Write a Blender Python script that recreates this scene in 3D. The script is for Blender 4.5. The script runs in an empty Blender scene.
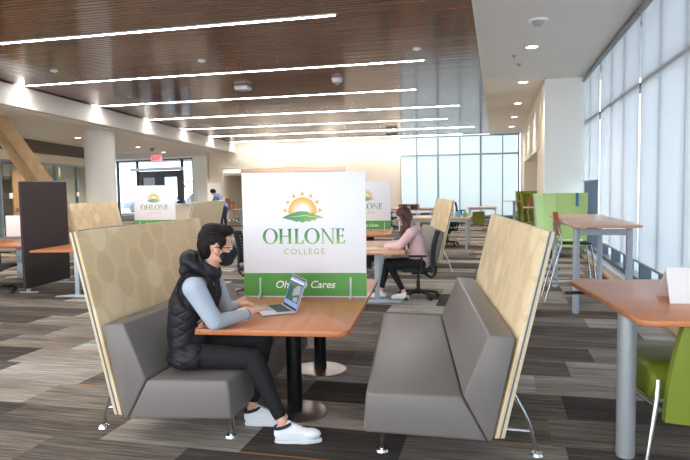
import bpy, bmesh, math, random
from mathutils import Vector, Matrix, Euler
R = math.radians
PI = math.pi
sc = bpy.context.scene
COL = sc.collection
random.seed(7)

# ------------------------------------------------------------------ camera
F_PX = 616.0
H = 1.65
vy = Vector((152.0, 44.0, -F_PX)).normalized()
vx = -Vector((-2495.0, 4.0, -F_PX))
vx = (vx - vy * vx.dot(vy)).normalized()
vz = vx.cross(vy)
cam_data = bpy.data.cameras.new('camera')
cam_data.sensor_width = 36.0
cam_data.lens = F_PX / 690.0 * 36.0
cam_data.clip_end = 300
cam = bpy.data.objects.new('camera', cam_data)
COL.objects.link(cam)
rot = Matrix((vx, vy, vz))            # camera axes -> world axes
cam.matrix_world = Matrix.Translation((0, 0, H)) @ rot.to_4x4()
sc.camera = cam

# ------------------------------------------------------------------ world, exposure
sc.view_settings.view_transform = 'Standard'
sc.view_settings.look = 'None'
sc.view_settings.gamma = 1
sc.view_settings.use_curve_mapping = False
sc.view_settings.exposure = 0.45
w = bpy.data.worlds.new('sky')
sc.world = w
w.use_nodes = True
bg = w.node_tree.nodes['Background']
bg.inputs[0].default_value = (0.92, 0.96, 1.0, 1)
bg.inputs[1].default_value = 3.1
LED = 78.0          # emission of the linear lights
CAN = 14.0
SPOT_W = 45.0

# ------------------------------------------------------------------ materials
def srgb(r, g, b):
    f = lambda c: (c / 255 / 12.92) if c / 255 <= 0.04045 else ((c / 255 + 0.055) / 1.055) ** 2.4
    return (f(r), f(g), f(b))
MATS = {}
def mat(name, col, rough=0.5, metal=0.0, spec=0.5, emit=None, es=1.0, noise=0.0, nscale=20.0, stretch=(1, 1, 1), bump=0.0, coat=0.0, trans=0.0, alpha=1.0, sheen=0.0):
    m = bpy.data.materials.new(name); m.use_nodes = True
    nt = m.node_tree; b = nt.nodes['Principled BSDF']
    b.inputs['Base Color'].default_value = (*col, 1)
    b.inputs['Roughness'].default_value = rough
    b.inputs['Metallic'].default_value = metal
    b.inputs['Specular IOR Level'].default_value = spec
    b.inputs['Coat Weight'].default_value = coat
    b.inputs['Transmission Weight'].default_value = trans
    b.inputs['Alpha'].default_value = alpha
    b.inputs['Sheen Weight'].default_value = sheen
    if emit:
        b.inputs['Emission Color'].default_value = (*emit, 1)
        b.inputs['Emission Strength'].default_value = es
    if noise > 0 or bump > 0:
        tc = nt.nodes.new('ShaderNodeTexCoord'); mp = nt.nodes.new('ShaderNodeMapping')
        mp.inputs['Scale'].default_value = stretch
        nz = nt.nodes.new('ShaderNodeTexNoise'); nz.inputs['Scale'].default_value = nscale; nz.inputs['Detail'].default_value = 4
        nt.links.new(tc.outputs['Object'], mp.inputs[0]); nt.links.new(mp.outputs[0], nz.inputs['Vector'])
        if noise > 0:
            cr = nt.nodes.new('ShaderNodeValToRGB')
            cr.color_ramp.elements[0].position = 0.3; cr.color_ramp.elements[1].position = 0.7
            cr.color_ramp.elements[0].color = (*[c * (1 - noise) for c in col], 1)
            cr.color_ramp.elements[1].color = (*[min(1, c * (1 + noise)) for c in col], 1)
            nt.links.new(nz.outputs['Fac'], cr.inputs[0]); nt.links.new(cr.outputs[0], b.inputs['Base Color'])
        if bump > 0:
            bp = nt.nodes.new('ShaderNodeBump'); bp.inputs['Strength'].default_value = bump; bp.inputs['Distance'].default_value = 0.01
            nt.links.new(nz.outputs['Fac'], bp.inputs['Height']); nt.links.new(bp.outputs[0], b.inputs['Normal'])
    MATS[name] = m
    return m

class NT:
    """tiny helper for math node chains"""
    def __init__(s, m): s.nt = m.node_tree
    def n(s, t, **k):
        x = s.nt.nodes.new(t)
        for a, v in k.items(): setattr(x, a, v)
        return x
    def l(s, a, b): s.nt.links.new(a, b)
    def math(s, op, a, b=None, c=None):
        x = s.n('ShaderNodeMath', operation=op)
        for i, v in enumerate((a, b, c)):
            if v is None: continue
            if isinstance(v, (int, float)): x.inputs[i].default_value = v
            else: s.l(v, x.inputs[i])
        return x.outputs[0]

def carpet():
    m = mat('carpet', (0.1, 0.1, 0.1), 0.95, spec=0.1); h = NT(m)
    b = m.node_tree.nodes['Principled BSDF']
    tc = h.n('ShaderNodeTexCoord'); mp = h.n('ShaderNodeMapping'); mp.inputs['Rotation'].default_value = (0, 0, 0)
    h.l(tc.outputs['Object'], mp.inputs[0])
    sp = h.n('ShaderNodeSeparateXYZ'); h.l(mp.outputs[0], sp.inputs[0])
    x, y = sp.outputs[0], sp.outputs[1]
    row = h.math('FLOOR', h.math('DIVIDE', y, 0.5))
    wr = h.n('ShaderNodeTexWhiteNoise', noise_dimensions='1D'); h.l(row, wr.inputs['W'])
    xo = h.math('ADD', h.math('DIVIDE', x, 1.0), wr.outputs['Value'])
    colm = h.math('FLOOR', xo)
    cb = h.n('ShaderNodeCombineXYZ'); h.l(colm, cb.inputs[0]); h.l(row, cb.inputs[1])
    wn = h.n('ShaderNodeTexWhiteNoise', noise_dimensions='2D'); h.l(cb.outputs[0], wn.inputs['Vector'])
    # streaks along X, broken differently in every tile
    mp2 = h.n('ShaderNodeMapping'); mp2.inputs['Scale'].default_value = (2.2, 60, 1)
    h.l(tc.outputs['Object'], mp2.inputs[0])
    ad = h.n('ShaderNodeVectorMath', operation='ADD'); h.l(mp2.outputs[0], ad.inputs[0])
    sc_ = h.n('ShaderNodeVectorMath', operation='SCALE'); sc_.inputs['Scale'].default_value = 37.0
    h.l(wn.outputs['Color'], sc_.inputs[0]); h.l(sc_.outputs[0], ad.inputs[1])
    nz = h.n('ShaderNodeTexNoise'); nz.inputs['Scale'].default_value = 1.0; nz.inputs['Detail'].default_value = 3; nz.inputs['Roughness'].default_value = .65
    h.l(ad.outputs[0], nz.inputs['Vector'])
    mp3 = h.n('ShaderNodeMapping'); mp3.inputs['Scale'].default_value = (0.8, 4, 1); h.l(tc.outputs['Object'], mp3.inputs[0])
    nz2 = h.n('ShaderNodeTexNoise'); nz2.inputs['Scale'].default_value = 1.0; nz2.inputs['Detail'].default_value = 2; h.l(mp3.outputs[0], nz2.inputs['Vector'])
    v = h.math('ADD', h.math('MULTIPLY', wn.outputs['Value'], 0.74),
               h.math('ADD', h.math('MULTIPLY', h.math('SUBTRACT', nz.outputs['Fac'], 0.5), 1.15),
                      h.math('MULTIPLY', h.math('SUBTRACT', nz2.outputs['Fac'], 0.5), 0.5)))
    v = h.math('ADD', v, 0.08)
    cr = h.n('ShaderNodeValToRGB'); h.l(v, cr.inputs[0])
    el = cr.color_ramp.elements
    el[0].position = 0.0; el[0].color = (*srgb(66, 61, 59), 1)
    el[1].position = 1.0; el[1].color = (*srgb(200, 195, 190), 1)
    for p, c in ((0.25, (84, 78, 75)), (0.45, (116, 108, 100)), (0.62, (140, 132, 122)), (0.8, (166, 160, 153))):
        e = el.new(p); e.color = (*srgb(*c), 1)
    # thin orange accent lines at some tile edges
    fy = h.math('FRACT', h.math('DIVIDE', y, 0.5))
    line = h.math('LESS_THAN', fy, 0.035)
    wn2 = h.n('ShaderNodeTexWhiteNoise', noise_dimensions='2D')
    cb2 = h.n('ShaderNodeCombineXYZ'); h.l(colm, cb2.inputs[0]); h.l(h.math('ADD', row, 91.3), cb2.inputs[1]); h.l(cb2.outputs[0], wn2.inputs['Vector'])
    on = h.math('MULTIPLY', line, h.math('GREATER_THAN', wn2.outputs['Value'], 0.70))
    mx = h.n('ShaderNodeMix', data_type='RGBA')
    h.l(h.math('MULTIPLY', on, 0.75), mx.inputs[0]); h.l(cr.outputs[0], mx.inputs[6]); mx.inputs[7].default_value = (*srgb(176, 118, 62), 1)
    h.l(mx.outputs[2], b.inputs['Base Color'])
    bp = h.n('ShaderNodeBump'); bp.inputs['Strength'].default_value = .4; bp.inputs['Distance'].default_value = .004
    h.l(nz.outputs['Fac'], bp.inputs['Height']); h.l(bp.outputs[0], b.inputs['Normal'])
    return m

def fabric_pattern(name, base, lo, hi, cell=0.2, rings=True):
    """upholstery with staggered discs: object Y along the bench, object Z up"""
    m = mat(name, base, 0.9, spec=0.15, sheen=0.2); h = NT(m)
    b = m.node_tree.nodes['Principled BSDF']
    tc = h.n('ShaderNodeTexCoord'); sp = h.n('ShaderNodeSeparateXYZ'); h.l(tc.outputs['Object'], sp.inputs[0])
    u = h.math('DIVIDE', sp.outputs[1], cell)
    v = h.math('DIVIDE', sp.outputs[2], cell * 1.12)
    ci = h.math('FLOOR', u)
    par = h.math('FLOORED_MODULO', ci, 2.0)
    v2 = h.math('ADD', v, h.math('MULTIPLY', par, 0.45))
    ri = h.math('FLOOR', v2)
    fu = h.math('SUBTRACT', h.math('FRACT', u), 0.5); fv = h.math('SUBTRACT', h.math('FRACT', v2), 0.5)
    d = h.math('SQRT', h.math('ADD', h.math('MULTIPLY', fu, fu), h.math('MULTIPLY', fv, fv)))
    disc = h.math('LESS_THAN', d, 0.47)
    cb = h.n('ShaderNodeCombineXYZ'); h.l(ci, cb.inputs[0]); h.l(ri, cb.inputs[1])
    wn = h.n('ShaderNodeTexWhiteNoise', noise_dimensions='2D'); h.l(cb.outputs[0], wn.inputs['Vector'])
    cr = h.n('ShaderNodeValToRGB'); h.l(wn.outputs['Value'], cr.inputs[0])
    el = cr.color_ramp.elements; el[0].color = (*lo, 1); el[1].color = (*hi, 1); el[0].position = 0.15; el[1].position = 0.85
    e = el.new(0.5); e.color = (*[(a + c) / 2 * 0.97 for a, c in zip(lo, base)], 1)
    ring = h.math('MULTIPLY', h.math('ADD', h.math('SINE', h.math('MULTIPLY', d, 75.0)), 1.0), 0.12 if rings else 0.0)
    mx = h.n('ShaderNodeMix', data_type='RGBA')
    h.l(h.math('MULTIPLY', disc, h.math('SUBTRACT', 0.85, ring)), mx.inputs[0]); mx.inputs[6].default_value = (*base, 1); h.l(cr.outputs[0], mx.inputs[7])
    nz = h.n('ShaderNodeTexNoise'); nz.inputs['Scale'].default_value = 120
    h.l(tc.outputs['Object'], nz.inputs['Vector'])
    bp = h.n('ShaderNodeBump'); bp.inputs['Strength'].default_value = .3; bp.inputs['Distance'].default_value = .003
    h.l(nz.outputs['Fac'], bp.inputs['Height']); h.l(bp.outputs[0], b.inputs['Normal'])
    h.l(mx.outputs[2], b.inputs['Base Color'])
    return m

def wood(name, c1, c2, rough=0.35, scale=(1.5, 22, 22), coat=0.0, spec=0.5):
    m = mat(name, c1, rough, spec=spec, coat=coat); h = NT(m); b = m.node_tree.nodes['Principled BSDF']
    tc = h.n('ShaderNodeTexCoord'); mp = h.n('ShaderNodeMapping'); mp.inputs['Scale'].default_value = scale
    nz = h.n('ShaderNodeTexNoise'); nz.inputs['Scale'].default_value = 1.0; nz.inputs['Detail'].default_value = 6; nz.inputs['Distortion'].default_value = 0.6
    h.l(tc.outputs['Object'], mp.inputs[0]); h.l(mp.outputs[0], nz.inputs['Vector'])
    cr = h.n('ShaderNodeValToRGB'); h.l(nz.outputs['Fac'], cr.inputs[0])
    cr.color_ramp.elements[0].position = .3; cr.color_ramp.elements[1].position = .72
    cr.color_ramp.elements[0].color = (*c1, 1); cr.color_ramp.elements[1].color = (*c2, 1)
    h.l(cr.outputs[0], b.inputs['Base Color'])
    return m

def thin_glass(name, tint=(0.85, 0.93, 0.97), refl=0.08):
    m = bpy.data.materials.new(name); m.use_nodes = True; h = NT(m); nt = m.node_tree
    for n_ in list(nt.nodes): nt.nodes.remove(n_)
    o = h.n('ShaderNodeOutputMaterial'); mx = h.n('ShaderNodeMixShader'); t = h.n('ShaderNodeBsdfTransparent'); g = h.n('ShaderNodeBsdfGlossy')
    t.inputs[0].default_value = (*tint, 1); g.inputs['Roughness'].default_value = 0.02
    mx.inputs[0].default_value = refl
    h.l(t.outputs[0], mx.inputs[1]); h.l(g.outputs[0], mx.inputs[2]); h.l(mx.outputs[0], o.inputs[0])
    return m

def shade_fabric(name, col, diff=(0.75, 0.76, 0.78), clear=0.12):
    m = bpy.data.materials.new(name); m.use_nodes = True; h = NT(m); nt = m.node_tree
    for n_ in list(nt.nodes): nt.nodes.remove(n_)
    o = h.n('ShaderNodeOutputMaterial'); a = h.n('ShaderNodeMixShader'); c = h.n('ShaderNodeMixShader')
    t = h.n('ShaderNodeBsdfTranslucent'); d = h.n('ShaderNodeBsdfDiffuse'); tp = h.n('ShaderNodeBsdfTransparent')
    t.inputs[0].default_value = (*col, 1); d.inputs[0].default_value = (*diff, 1); tp.inputs[0].default_value = (.9, .95, 1, 1)
    a.inputs[0].default_value = 0.32; c.inputs[0].default_value = clear
    h.l(t.outputs[0], a.inputs[1]); h.l(d.outputs[0], a.inputs[2]); h.l(a.outputs[0], c.inputs[1]); h.l(tp.outputs[0], c.inputs[2]); h.l(c.outputs[0], o.inputs[0])
    return m

def gradient_print(name, stops, axis=2, z0=0.0, z1=1.0, axis2=None, k=0.0):
    m = mat(name, (0.5, 0.5, 0.5), 0.45); h = NT(m); b = m.node_tree.nodes['Principled BSDF']
    tc = h.n('ShaderNodeTexCoord'); sp = h.n('ShaderNodeSeparateXYZ'); h.l(tc.outputs['Object'], sp.inputs[0])
    v = h.math('DIVIDE', h.math('SUBTRACT', sp.outputs[axis], z0), z1 - z0)
    cr = h.n('ShaderNodeValToRGB'); h.l(v, cr.inputs[0]); el = cr.color_ramp.elements
    el[0].position = stops[0][0]; el[0].color = (*stops[0][1], 1); el[1].position = stops[-1][0]; el[1].color = (*stops[-1][1], 1)
    for p, c in stops[1:-1]:
        e = el.new(p); e.color = (*c, 1)
    h.l(cr.outputs[0], b.inputs['Base Color'])
    return m

M = {}
M['carpet'] = carpet()
M['vinyl'] = mat('taupe_vinyl', srgb(119, 114, 112), 0.36, spec=0.45, bump=0.05, nscale=150)
M['panel_fab'] = fabric_pattern('disc_fabric', srgb(226, 202, 160), srgb(210, 187, 148), srgb(236, 219, 186))
M['panel_edge'] = mat('panel_edge_fabric', srgb(216, 202, 172), 0.85, noise=0.1, nscale=60)
M['seam'] = mat('blue_grey_seam', srgb(98, 112, 128), 0.6)
M['chrome'] = mat('chrome', (0.62, 0.64, 0.66), 0.18, 1.0)
M['silver'] = mat('silver_paint', srgb(172, 178, 184), 0.38, 0.35)
M['bluegrey'] = mat('light_grey_steel', srgb(176, 186, 196), 0.4, 0.2)
M['oak'] = wood('cherry_laminate', srgb(186, 114, 68), srgb(204, 133, 84), 0.3, (14, 1.2, 14))
M['oak_x'] = wood('cherry_laminate_cross', srgb(192, 118, 74), srgb(212, 140, 94), 0.3, (1.2, 16, 14))
M['oak_edge'] = mat('laminate_edge', srgb(186, 112, 66), 0.45)
M['pale_top'] = wood('pale_laminate', srgb(206, 152, 122), srgb(222, 172, 142), 0.3, (14, 1.2, 14))
M['black_metal'] = mat('black_column', srgb(22, 25, 30), 0.35, 0.4)
M['base_disc'] = mat('brushed_base', srgb(150, 138, 128), 0.3, 0.75)
M['black_plastic'] = mat('black_plastic', srgb(26, 27, 29), 0.5)
M['mesh_black'] = mat('mesh_black', srgb(38, 44, 50), 0.8)
M['white_panel'] = mat('white_board', srgb(243, 246, 253), 0.35)
M['green_print'] = mat('green_print', srgb(88, 160, 72), 0.4)
M['white_print'] = mat('white_print', srgb(246, 248, 246), 0.4)
M['lime_print'] = mat('lime_print', srgb(176, 204, 92), 0.4)
M['clip'] = mat('clip_grey', srgb(216, 222, 226), 0.35)
M['wall'] = mat('cream_paint', srgb(238, 228, 212), 0.85, spec=0.2)
M['wall_white'] = mat('white_paint', srgb(238, 238, 234), 0.85, spec=0.2)
M['ceil_plaster'] = mat('ceiling_paint', srgb(232, 230, 226), 0.9, spec=0.1)
M['taupe_wall'] = mat('taupe_paint', srgb(168, 146, 132), 0.85)
M['dark_band'] = mat('dark_bulkhead', srgb(104, 98, 92), 0.85)
M['slat'] = wood('walnut_slat', srgb(98, 62, 46), srgb(134, 90, 68), 0.32, (0.5, 10, 10), spec=0.6)
def gloss_ceiling(m):
    h = NT(m); b = m.node_tree.nodes['Principled BSDF']; b.inputs['Roughness'].default_value = .13; b.inputs['Specular IOR Level'].default_value = .75
    tc = h.n('ShaderNodeTexCoord'); mp = h.n('ShaderNodeMapping'); mp.inputs['Scale'].default_value = (.35, 7, 1); h.l(tc.outputs['Object'], mp.inputs[0])
    nz = h.n('ShaderNodeTexNoise'); nz.inputs['Scale'].default_value = 1; nz.inputs['Detail'].default_value = 3; h.l(mp.outputs[0], nz.inputs['Vector'])
    bp = h.n('ShaderNodeBump'); bp.inputs['Strength'].default_value = .35; bp.inputs['Distance'].default_value = .01; h.l(nz.outputs['Fac'], bp.inputs['Height']); h.l(bp.outputs[0], b.inputs['Normal'])
gloss_ceiling(M['slat'])
M['slat_gap'] = mat('ceiling_void', srgb(30, 22, 19), 0.9)
M['led'] = mat('led_diffuser', (1, 1, 1), 0.5, emit=(1.0, 0.97, 0.935), es=LED)
M['can'] = mat('lamp_lens', (1, 1, 1), 0.5, emit=(1.0, 0.93, 0.82), es=CAN)
M['alu'] = mat('anodised_frame', srgb(146, 156, 166), 0.45, 0.4)
M['frame_dark'] = mat('dark_mullion', srgb(88, 100, 112), 0.5, 0.3)
M['frame_black'] = mat('black_door_frame', srgb(36, 42, 48), 0.5, 0.2)
M['glass'] = thin_glass('window_glass', (0.84, 0.90, 0.94))
M['glass_clear'] = thin_glass('partition_glass', (0.86, 0.92, 0.92), 0.12)
M['shade'] = shade_fabric('shade_fabric', (0.86, 0.855, 0.86))
M['shade_far'] = shade_fabric('shade_fabric_sheer', (0.84, 0.86, 0.86), clear=0.22)
M['sill'] = mat('sill_grey', srgb(178, 184, 192), 0.5)
M['sill_wood'] = mat('wood_trim', srgb(206, 178, 142), 0.5)
M['brace_wood'] = wood('brace_timber', srgb(166, 134, 96), srgb(188, 156, 116), 0.6, (3, 3, 3))
M['charcoal_fab'] = mat('charcoal_fabric', srgb(74, 67, 68), 0.95, spec=0.1, bump=0.2, nscale=300)
M['green_vinyl'] = mat('lime_vinyl', srgb(122, 138, 40), 0.5)
M['mint_fab'] = mat('mint_fabric', srgb(190, 220, 198), 0.75)
M['green_in'] = mat('moss_fabric', srgb(136, 158, 74), 0.75)
M['olive'] = mat('olive_fabric', srgb(126, 134, 42), 0.7)
M['tan_wood'] = wood('chair_back_wood', srgb(158, 88, 58), srgb(184, 110, 74), 0.35, (6, 6, 1))
M['paper'] = mat('white_paper', srgb(242, 240, 242), 0.6)
M['laptop'] = mat('laptop_silver', srgb(206, 206, 210), 0.3, 0.6)
M['keys'] = mat('dark_keys', srgb(46, 50, 54), 0.5)
M['screen'] = mat('screen_blue', srgb(120, 140, 190), 0.2, emit=srgb(120, 140, 190), es=0.55)
M['screen_dk'] = mat('screen_photo_green', srgb(50, 80, 76), 0.2, emit=srgb(50, 80, 76), es=0.5)
M['screen_md'] = mat('screen_photo_grey', srgb(134, 140, 150), 0.2, emit=srgb(134, 140, 150), es=0.5)
M['screen_lt'] = mat('screen_bar_light', srgb(206, 214, 236), 0.2, emit=srgb(206, 214, 236), es=0.5)
M['bezel'] = mat('screen_bezel', srgb(40, 38, 44), 0.25)
M['exit_red'] = mat('exit_red', srgb(235, 50, 60), 0.4, emit=srgb(240, 60, 70), es=1.2)
M['mint_in'] = mat('mint_lining', srgb(186, 206, 140), 0.75)
M['strap'] = mat('blue_strap', srgb(40, 110, 150), 0.6)
M['outside'] = mat('outdoor_paving', srgb(190, 192, 192), 0.9)
M['outside_blue'] = mat('outdoor_bluegrey', srgb(104, 132, 152), 0.8)
M['outside_green'] = mat('outdoor_foliage', srgb(150, 170, 130), 0.9, noise=.3, nscale=1)
# people
M['skin'] = mat('skin', srgb(222, 172, 148), 0.5, spec=0.35)
M['hair'] = mat('black_hair', srgb(24, 19, 18), 0.5, spec=.25, noise=0.5, nscale=60, stretch=(1, 1, 4), bump=.5)
M['vest'] = mat('black_quilted_nylon', srgb(30, 31, 38), 0.55, spec=0.4)
M['vest_in'] = mat('black_lining', srgb(20, 20, 24), 0.9)
M['sweater'] = mat('heather_grey_knit', srgb(176, 190, 206), 0.9, noise=0.06, nscale=120)
M['trouser'] = mat('black_denim', srgb(20, 21, 26), 0.85)
M['mask'] = mat('black_mask', srgb(18, 22, 30), 0.8)
M['shoe'] = mat('white_leather', srgb(234, 240, 246), 0.45)
M['sock'] = mat('navy_collar', srgb(38, 44, 60), 0.8)
M['sole'] = mat('white_rubber', srgb(222, 226, 230), 0.6)
M['pink'] = mat('pink_hoodie', srgb(236, 202, 202), 0.9)
M['brown_hair'] = mat('brown_hair', srgb(74, 42, 34), 0.5, noise=.5, nscale=40, stretch=(1, 1, .1))
M['legging'] = mat('black_legging', srgb(22, 22, 26), 0.8)
M['blue_shirt'] = mat('blue_shirt', srgb(122, 144, 190), 0.85)
M['jeans'] = mat('dark_jeans', srgb(40, 52, 76), 0.85)
M['dark_top'] = mat('dark_top', srgb(40, 42, 56), 0.85)

# ------------------------------------------------------------------ object helpers
def link(o): COL.objects.link(o); return o
def tag(o, label=None, cat=None, group=None, kind=None):
    if label: o['label'] = label
    if cat: o['category'] = cat
    if group: o['group'] = group
    if kind: o['kind'] = kind
    return o
def thing(name, label, cat, loc=(0, 0, 0), rz=0.0, group=None):
    o = link(bpy.data.objects.new(name, None)); o.empty_display_size = .1
    o.location = loc; o.rotation_euler = (0, 0, rz)
    return tag(o, label, cat, group)
def kids(o): return [c for c in bpy.data.objects if c.parent == o]
def copy_tree(o, parent=None):
    c = link(o.copy()); c.parent = parent
    for ch in kids(o): copy_tree(ch, c)
    return c
def dup(o, loc, rz, label, group=None):
    c = copy_tree(o); c.location = loc; c.rotation_euler = (0, 0, rz); c['label'] = label
    if group: c['group'] = group
    return c

class MB:
    def __init__(s): s.bm = bmesh.new()
    def _add(s, verts, faces, T=None):
        vs = [s.bm.verts.new(T @ Vector(v) if T else v) for v in verts]
        out = []
        for f in faces:
            try: out.append(s.bm.faces.new([vs[i] for i in f]))
            except ValueError: pass
        return vs
    def box(s, c, size, rz=0.0, rot=None):
        x, y, z = [v / 2 for v in size]
        T = Matrix.Translation(c) @ (rot.to_matrix().to_4x4() if rot else Matrix.Rotation(rz, 4, 'Z'))
        v = [(-x, -y, -z), (x, -y, -z), (x, y, -z), (-x, y, -z), (-x, -y, z), (x, -y, z), (x, y, z), (-x, y, z)]
        s._add(v, [(3, 2, 1, 0), (4, 5, 6, 7), (0, 1, 5, 4), (1, 2, 6, 5), (2, 3, 7, 6), (3, 0, 4, 7)], T); return s
    def box2(s, a, b):
        return s.box([(p + q) / 2 for p, q in zip(a, b)], [abs(q - p) for p, q in zip(a, b)])
    def prism(s, prof, y0, y1, plane='xz'):
        n = len(prof)
        f = (lambda p, t: (p[0], t, p[1])) if plane == 'xz' else ((lambda p, t: (p[0], p[1], t)) if plane == 'xy' else (lambda p, t: (t, p[0], p[1])))
        v = [f(p, y0) for p in prof] + [f(p, y1) for p in prof]
        s._add(v, [tuple(range(n))[::-1], tuple(range(n, 2 * n))] + [(i, (i + 1) % n, (i + 1) % n + n, i + n) for i in range(n)]); return s
    def cyl(s, a, b, r0, r1=None, seg=20):
        a, b = Vector(a), Vector(b); r1 = r0 if r1 is None else r1
        q = (b - a).to_track_quat('Z', 'Y')
        v = []
        for p, r in ((a, r0), (b, r1)):
            for i in range(seg):
                t = 2 * PI * i / seg
                v.append(p + q @ Vector((r * math.cos(t), r * math.sin(t), 0)))
        s._add(v, [tuple(range(seg))[::-1], tuple(range(seg, 2 * seg))] + [(i, (i + 1) % seg, (i + 1) % seg + seg, i + seg) for i in range(seg)]); return s
    def tube(s, pts, r, seg=10, closed=False):
        pts = [Vector(p) for p in pts]; n = len(pts); rings = []
        up = Vector((0, 0, 1))
        d0 = (pts[1] - pts[0]).normalized()
        nrm = d0.cross(up)
        if nrm.length < 1e-3: nrm = d0.cross(Vector((1, 0, 0)))
        nrm.normalize()
        v = []
        for i, p in enumerate(pts):
            if closed: d = (pts[(i + 1) % n] - pts[i - 1])
            else: d = (pts[min(i + 1, n - 1)] - pts[max(i - 1, 0)])
            d.normalize()
            nrm = (nrm - d * nrm.dot(d)).normalized(); bi = d.cross(nrm)
            rr = r[i] if isinstance(r, (list, tuple)) else r
            for k in range(seg):
                t = 2 * PI * k / seg
                v.append(p + nrm * rr * math.cos(t) + bi * rr * math.sin(t))
        faces = []
        m = n if closed else n - 1
        for i in range(m):
            for k in range(seg):
                a, b_ = i * seg + k, i * seg + (k + 1) % seg
                j = ((i + 1) % n) * seg
                faces.append((a, b_, j + (k + 1) % seg, j + k))
        if not closed: faces += [tuple(range(seg))[::-1], tuple(range((n - 1) * seg, n * seg))]
        s._add(v, faces); return s
    def ball(s, c, r, seg=16, rings=10, rot=None):
        r = (r, r, r) if isinstance(r, (int, float)) else r
        T = Matrix.Translation(c) @ (rot.to_matrix().to_4x4() if rot else Matrix.Identity(4))
        v = [(0, 0, r[2])]
        for i in range(1, rings):
            ph = PI * i / rings
            for k in range(seg):
                t = 2 * PI * k / seg
                v.append((r[0] * math.sin(ph) * math.cos(t), r[1] * math.sin(ph) * math.sin(t), r[2] * math.cos(ph)))
        v.append((0, 0, -r[2])); L = len(v) - 1
        f = [(0, 1 + k, 1 + (k + 1) % seg) for k in range(seg)]
        for i in range(rings - 2):
            for k in range(seg):
                a = 1 + i * seg + k; b_ = 1 + i * seg + (k + 1) % seg
                f.append((a, a + seg, b_ + seg, b_))
        f += [(L, 1 + (rings - 2) * seg + (k + 1) % seg, 1 + (rings - 2) * seg + k) for k in range(seg)]
        s._add(v, f, T); return s
    def cap(s, a, b, r0, r1, seg=14):
        """tapered capsule"""
        s.cyl(a, b, r0, r1, seg); s.ball(a, r0, seg, 8); s.ball(b, r1, seg, 8); return s
    def chain(s, pts, seg=14):
        for (p, r0), (q, r1) in zip(pts[:-1], pts[1:]): s.cap(p, q, r0, r1, seg)
        return s
    def surf(s, grid, closed_u=False):
        n, m = len(grid), len(grid[0])
        v = [p for row in grid for p in row]
        f = []
        for i in range(n - 1):
            for j in range(m if closed_u else m - 1):
                f.append((i * m + j, i * m + (j + 1) % m, (i + 1) * m + (j + 1) % m, (i + 1) * m + j))
        s._add(v, f); return s
    def mesh(s, name, material=None, bevel=0.0, seg=2, smooth=True, ang=30):
        bm = s.bm
        bmesh.ops.recalc_face_normals(bm, faces=bm.faces)
        if bevel > 0:
            es = [e for e in bm.edges if len(e.link_faces) == 2 and e.calc_face_angle(0) > R(ang)]
            bmesh.ops.bevel(bm, geom=es, offset=bevel, segments=seg, profile=0.5, affect='EDGES', clamp_overlap=True)
        me = bpy.data.meshes.new(name); bm.to_mesh(me); bm.free()
        if material: me.materials.append(material)
        if smooth:
            me.polygons.foreach_set('use_smooth', [True] * len(me.polygons))
            try: me.set_sharp_from_angle(angle=R(38))
            except Exception: pass
        return me
    def build(s, name, material, parent=None, bevel=0.0, seg=2, smooth=True, ang=30):
        o = link(bpy.data.objects.new(name, s.mesh(name, material, bevel, seg, smooth, ang)))
        o.parent = parent
        return o

def modded(mb, name, material, parent, voxel=0.01, smooth=4, subsurf=0, extra=None):
    """fuse overlapping solids of a figure into one continuous skin"""
    me = mb.mesh(name + '_raw', None, smooth=False)
    o = link(bpy.data.objects.new(name, me))
    r = o.modifiers.new('r', 'REMESH'); r.mode = 'VOXEL'; r.voxel_size = voxel; r.use_smooth_shade = True
    if smooth:
        s_ = o.modifiers.new('s', 'SMOOTH'); s_.factor = 0.5; s_.iterations = smooth
    dg = bpy.context.evaluated_depsgraph_get(); dg.update()
    ev = o.evaluated_get(dg)
    new = bpy.data.meshes.new_from_object(ev)
    new.name = name
    o.modifiers.clear(); o.data = new
    new.materials.clear(); new.materials.append(material)
    new.polygons.foreach_set('use_smooth', [True] * len(new.polygons))
    if extra:
        for v in new.vertices: v.co = extra(v.co)
    o.parent = parent
    return o

def text_obj(name, body, size, material, parent, loc, rot=(PI / 2, 0, 0), shear=0.0, extrude=0.0006, width=None, spacing=1.0, bold=0.0, align='CENTER'):
    cu = bpy.data.curves.new(name, 'FONT'); cu.body = body; cu.size = size; cu.shear = shear; cu.extrude = extrude
    cu.align_x = align; cu.space_character = spacing; cu.offset = bold
    t = link(bpy.data.objects.new(name, cu))
    dg = bpy.context.evaluated_depsgraph_get(); dg.update()
    me = bpy.data.meshes.new_from_object(t.evaluated_get(dg)); me.name = name
    bpy.data.objects.remove(t)
    xs = [v.co.x for v in me.vertices]
    if width:
        k = width / (max(xs) - min(xs))
        for v in me.vertices: v.co.x *= k
    me.materials.clear(); me.materials.append(material)
    o = link(bpy.data.objects.new(name, me)); o.location = loc; o.rotation_euler = rot; o.parent = parent
    return o

def lamp(name, kind, loc, energy, color, rot=(0, 0, 0), **k):
    d = bpy.data.lights.new(name, kind); d.energy = energy; d.color = color
    for a, v in k.items(): setattr(d, a, v)
    o = link(bpy.data.objects.new(name, d)); o.location = loc; o.rotation_euler = rot
    return o

def structure(name, mb, material, **k):
    o = mb.build(name, material, None, **k); o['kind'] = 'structure'; return o

# ------------------------------------------------------------------ setting
CZ = 4.25           # main ceiling
SZ = 3.72           # lower soffit
YB = 31.9           # far wall
def beam_x(y): return -11.3 - 0.187 * (y - 12.3)
X_R = 2.05          # window wall

structure('floor', MB().box2((-34, -4, -.1), (2.25, 42, 0)), M['carpet'], smooth=False)
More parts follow.
